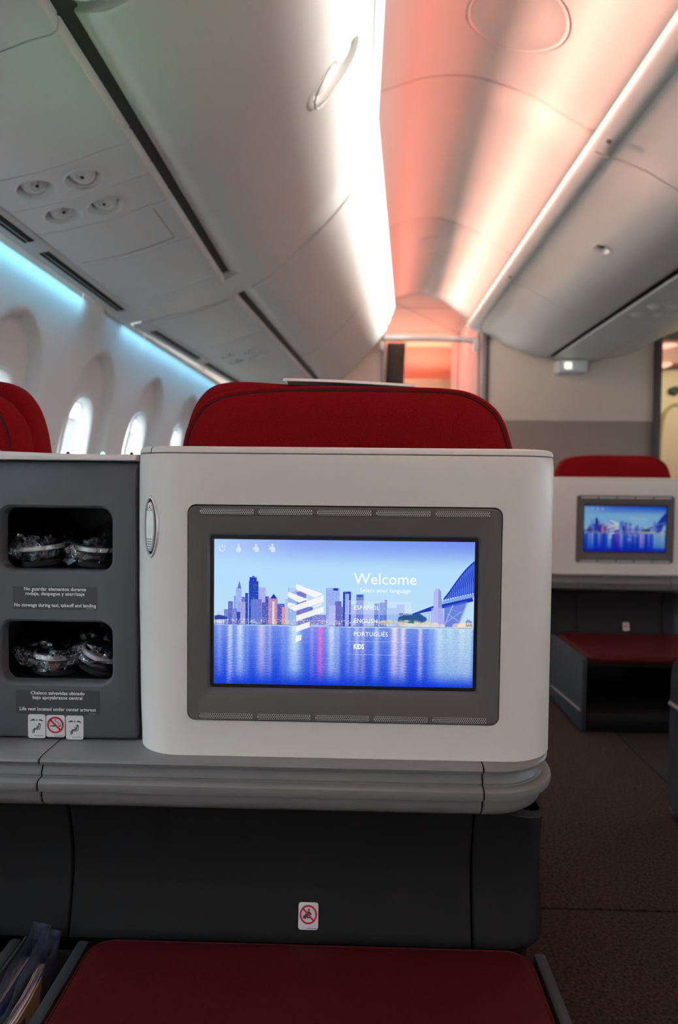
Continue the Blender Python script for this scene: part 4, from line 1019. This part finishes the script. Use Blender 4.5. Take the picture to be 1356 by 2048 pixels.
# ------------------------------------------------------------------ bagged headphones in the cubbies
def headset(cx, cy, cz, rz, tilt, label, gname):
    t = thing('headphones', (cx, cy, cz), label, 'headphones', gname)
    Mx = Matrix.Translation((cx, cy, cz)) @ Matrix.Rotation(rz, 4, 'Z') @ Matrix.Rotation(tilt, 4, 'Y')
    def put(name, vf, m, parent=t, **k):
        v, f = vf; return obj(name, [tuple(Mx @ Vector(p)) for p in v], f, m, parent, **k)
    for sy in (0, .062):
        cup = put('ear_cup', lathe([(.012, .0), (.028, .001), (.031, .006), (.031, .010), (.029, .013), (.030, .016), (.0295, .022), (.026, .028), (.018, .032), (.001, .034)], 28, (0, sy, 0)), mat('headphone_black', (.015, .016, .02), .25, coat=.4))
        put('silver_ring', lathe([(.0298, .0180), (.0316, .0186), (.0316, .0240), (.0288, .0248)], 28, (0, sy, 0), caps=False), M_CHROME, cup)
        put('ear_cushion', lathe([(.016, -.004), (.024, -.006), (.030, -.003), (.031, .002), (.028, .006), (.01, .004)], 28, (0, sy, 0)), mat('cushion_black', (.012, .012, .013), .8), cup)
    band = []
    for a in lin(0, PI, 16):
        y = .031-.037*math.cos(a); x = .026+.030*math.sin(a)**.7; z = .016+.004*math.sin(a)
        band.append([(x-.001, y, z-.007), (x+.0015, y, z-.007), (x+.0015, y, z+.007), (x-.001, y, z+.007)])
    put('headband', loft(band), mat('headphone_black', (0, 0, 0)))
    return t
def bag(cx, cy, cz, sx, sy, sz, seed, rot, label, gname, tails):
    bm = bmesh.new(); bmesh.ops.create_icosphere(bm, subdivisions=4, radius=1)
    rnd = random.Random(seed); off = Vector((rnd.random()*9, rnd.random()*9, rnd.random()*9))
    for vv in bm.verts:
        p = vv.co.normalized()
        q = Vector((math.copysign(abs(p.x)**.75, p.x), math.copysign(abs(p.y)**.8, p.y), math.copysign(abs(p.z)**.8, p.z)))
        d = 1+.16*(abs(noise.noise(p*2.2+off))*2-.5)+.09*(abs(noise.noise(p*5+off))*2-.5)
        q = q*d
        for tx, tz, w, h in tails:
            k = max(0, p.dot(Vector((tx, -.25, tz)).normalized())-w)/(1-w); q += Vector((tx, -.1, tz))*h*k*k*(1+.5*noise.noise(p*9+off))
        vv.co = Vector((q.x*sx, q.y*sy, q.z*sz))
    zmin = min(v_.co.z for v_ in bm.verts)
    R3 = Matrix.Rotation(rot, 3, 'Y')
    for vv in bm.verts: vv.co = R3 @ vv.co
    lo = min(v_.co.z for v_ in bm.verts)
    for vv in bm.verts:
        vv.co.z -= lo; vv.co = vv.co+Vector((cx, cy, cz))
        vv.co.x = max(-.4925, min(-.3405, vv.co.x)) if vv.co.y > CY+.003 else max(-.52, min(-.34, vv.co.x))
        if vv.co.y > CY+.190: vv.co.y = CY+.190
    me = bpy.data.meshes.new('plastic_bag'); bm.to_mesh(me); bm.free(); me.materials.append(M_FILM)
    o = link('plastic_bag', me, None, True, None, 38); tag(o, label, 'plastic bag', gname); return o
GH, GB = 'headphones in the console cubbies', 'plastic bags around the headphones'
for cx, cz, rz, ti, hl, lab, seed, rot, tails in (
        (-.4555, .7865, .25, -.10, 'black headphones with a silver rim at the left in the upper cubby', 'crumpled clear bag at the left in the upper cubby', 3, .05, ((-1, .1, .55, .55), (.8, .5, .8, .35))),
        (-.3790, .7865, -.2, .10, 'black headphones with a silver rim at the right in the upper cubby', 'crumpled clear bag with upright corner at the right in the upper cubby', 8, -.05, ((.55, .9, .72, .7), (-.7, -.4, .7, .45))),
        (-.4400, .6295, .2, .08, 'black headphones with a silver rim at the left in the lower cubby', 'crumpled clear bag trailing left in the lower cubby', 14, .1, ((-1, .15, .5, .75),)),
        (-.3760, .6350, -.15, .38, 'tilted black headphones at the right in the lower cubby', 'crumpled clear bag slanting at the right in the lower cubby', 21, .25, ((-.8, -.5, .6, .5),))):
    headset(cx, CY+.052, cz, rz, ti, hl, GH)
    bag(cx, CY+.078, cz-.0055 if cz > .7 else cz-.0055, .037, .072, .0275, seed, rot*.6, lab, GB, tails)

# ------------------------------------------------------------------ pocket with magazines between the footrests
pk = thing('magazine_pocket', (-.41, .7, .0), 'narrow dark pocket between two red footrests holding magazines', 'magazine pocket')
box('pocket_wall', -.4455, -.4405, .48, .895, .02, .285, M_MGREY, pk, .002)
box('pocket_back', -.4400, -.3730, .886, .892, .02, .270, M_DGREY, pk, .002)
box('pocket_floor', -.4400, -.3730, .48, .885, .02, .03, M_BLACK, pk, .002)
def leaf(name, x, th, ytop, zt, lean, m, label=None, cat=None, group=None, L=.24, H=.22, bow=.006, pages=None, notch=0):
    """a sheet-like thing standing on edge along Y, leaning in X; far top corner at (x, ytop, zt)"""
    rows = []
    for j in range(9):
        u = j/8; y = ytop-L*u
        b = bow*math.sin(PI*min(1, u*1.4))
        row = []
        for w in lin(0, 1, 6):
            z = zt-H*w; xx = x-lean*u*0-lean*w+b*(1-w)
            row.append((xx, y, z-notch*u*(1-w)))
        rows.append(row+[(a+th, bb, c) for a, bb, c in reversed(row)])
    v, f = loft(rows); o = obj(name, v, f, m)
    if label: tag(o, label, cat, group)
    if pages:
        for k, (q, mm) in enumerate(pages):
            v, f = tube([(x+th*q+bow*math.sin(PI*min(1, u*1.4)), ytop-.001-(L-.002)*u, zt+.0003-notch*u) for u in lin(0, 1, 8)], .0007, 4); obj('page_edge', v, f, mm, o)
    return o
PG = mat('page_white', (.66, .60, .60), .8, .2, 400); PK = mat('page_pink', (.55, .30, .32), .8); GP = mat('page_grey', (.25, .24, .27), .8); NAVY = mat('folder_navy', (.035, .04, .16), .5); TAN = mat('cover_tan', (.42, .27, .17), .7); PUR = mat('folder_purple', (.07, .03, .10), .6); DK = mat('cover_dark', (.02, .02, .05), .4)
leaf('magazine', -.4385, .0100, .874, .2700, .002, PG, 'thick magazine with white page edges in the left plastic sleeve', 'magazine', None, pages=((.25, GP), (.45, PK), (.62, GP), (.8, GP)), bow=.003)
leaf('folder', -.4270, .0020, .872, .2730, .002, DK, 'dark folder right behind the thick white magazine', 'folder', bow=.003)
leaf('folder', -.4240, .0020, .866, .2720, .002, NAVY, 'navy blue folder in the left plastic sleeve', 'folder', bow=.003)
leaf('magazine', -.4125, .0100, .864, .2690, .001, PG, 'curved magazine with white and pink page edges in the right plastic sleeve', 'magazine', None, bow=.007, pages=((.15, TAN), (.4, GP), (.55, GP), (.75, PK)))
leaf('card', -.4010, .0016, .861, .2680, .001, TAN, 'tan card standing beside the right footrest edge', 'card', bow=.007, notch=.002)
leaf('folder', -.3975, .0014, .795, .2600, .001, DK, 'dark blue folder in front of the tan card', 'folder', bow=.005, L=.2)
leaf('folder', -.3945, .0014, .790, .2570, .001, PUR, 'purple folder in front of the tan card', 'folder', bow=.004, L=.2)
def sleeve(x, ytop, seed, label):
    rnd = random.Random(seed); rows = []
    for j in range(17):
        u = j/16; y = ytop-.26*u
        zt = .290+.010*math.sin(u*5+seed)*(1-u)-.012*u+(.016 if j == 0 else .006 if j == 1 else 0)
        row = [(x+.010*math.sin(u*3.1+seed)*(1-w)-.004*w+.003*math.sin(u*17+w*9+seed), y, zt-(zt-.05)*w) for w in lin(0, 1, 8)]
        rows.append(row)
    v, f = loft(rows, False, False); v2, f2 = loft([[(a+.019+.003*math.sin(b*60), b+.004, c-.006) for a, b, c in r] for r in rows], False, False)
    v3, f3 = loft([rows[0], [(a+.019, b+.004, c-.006) for a, b, c in rows[0]]], False, False)
    v, f = join((v, f), (v2, f2), (v3, f3)); o = obj('plastic_sleeve', v, f, M_SLEEVE); tag(o, label, 'plastic sleeve'); return o
sleeve(-.4375, .880, 1.2, 'translucent plastic sleeve around the left bundle of magazines')
sleeve(-.4135, .878, 2.9, 'translucent plastic sleeve standing highest around the right bundle of magazines')

# ------------------------------------------------------------------ side of the next centre seat, at the right edge
sd = thing('seat_side', (1.1, 1.5, 0), 'dark grey side of a centre seat cut off at the right edge over the carpet', 'seat')
xs0 = .866
pf = [(1.05, .02), (1.86, .02), (1.880, .03), (1.884, .09), (1.886, .30), (1.884, .40), (1.872, .438), (1.845, .458), (1.80, .466), (1.05, .50)]
v, f = loft([[(x, y-i*(1 if y > 1.5 else -1), z-(i if z > .2 else 0)) for y, z in pf] for x, i in ((xs0+.004, .012), (xs0, .006), (xs0+.012, 0), (xs0+.06, 0), (1.42, 0), (1.425, .01))]); obj('side_shell', v, f, M_MGREY, sd, angle=40)
v, f = tube([(xs0-.001, 1.06, .325), (xs0-.001, 1.80, .316), (xs0-.001, 1.876, .316), (xs0+.008, 1.889, .315), (xs0+.06, 1.890, .315), (1.40, 1.890, .315)], .0065, 8); obj('trim_strip', v, f, M_MOULD, sd)
box('toe_kick', xs0+.02, 1.40, 1.05, 1.872, 0, .05, M_BLACK, sd, .003)

# things of one kind share a group
GROUPS = {'overhead bin': 'overhead bins along the cabin', 'seat': 'seats of the cabin', 'ottoman': 'red footrests under the screens', 'service panel': 'grey service panels under the bins', 'magazine': 'magazines in the pocket',
          'folder': 'folders in the pocket', 'plastic sleeve': 'plastic sleeves in the pocket', 'lamp': 'lamps at the far end'}
for o in S.objects:
    if o.parent is None and o.get('category') in GROUPS and not o.get('group'): o['group'] = GROUPS[o['category']]
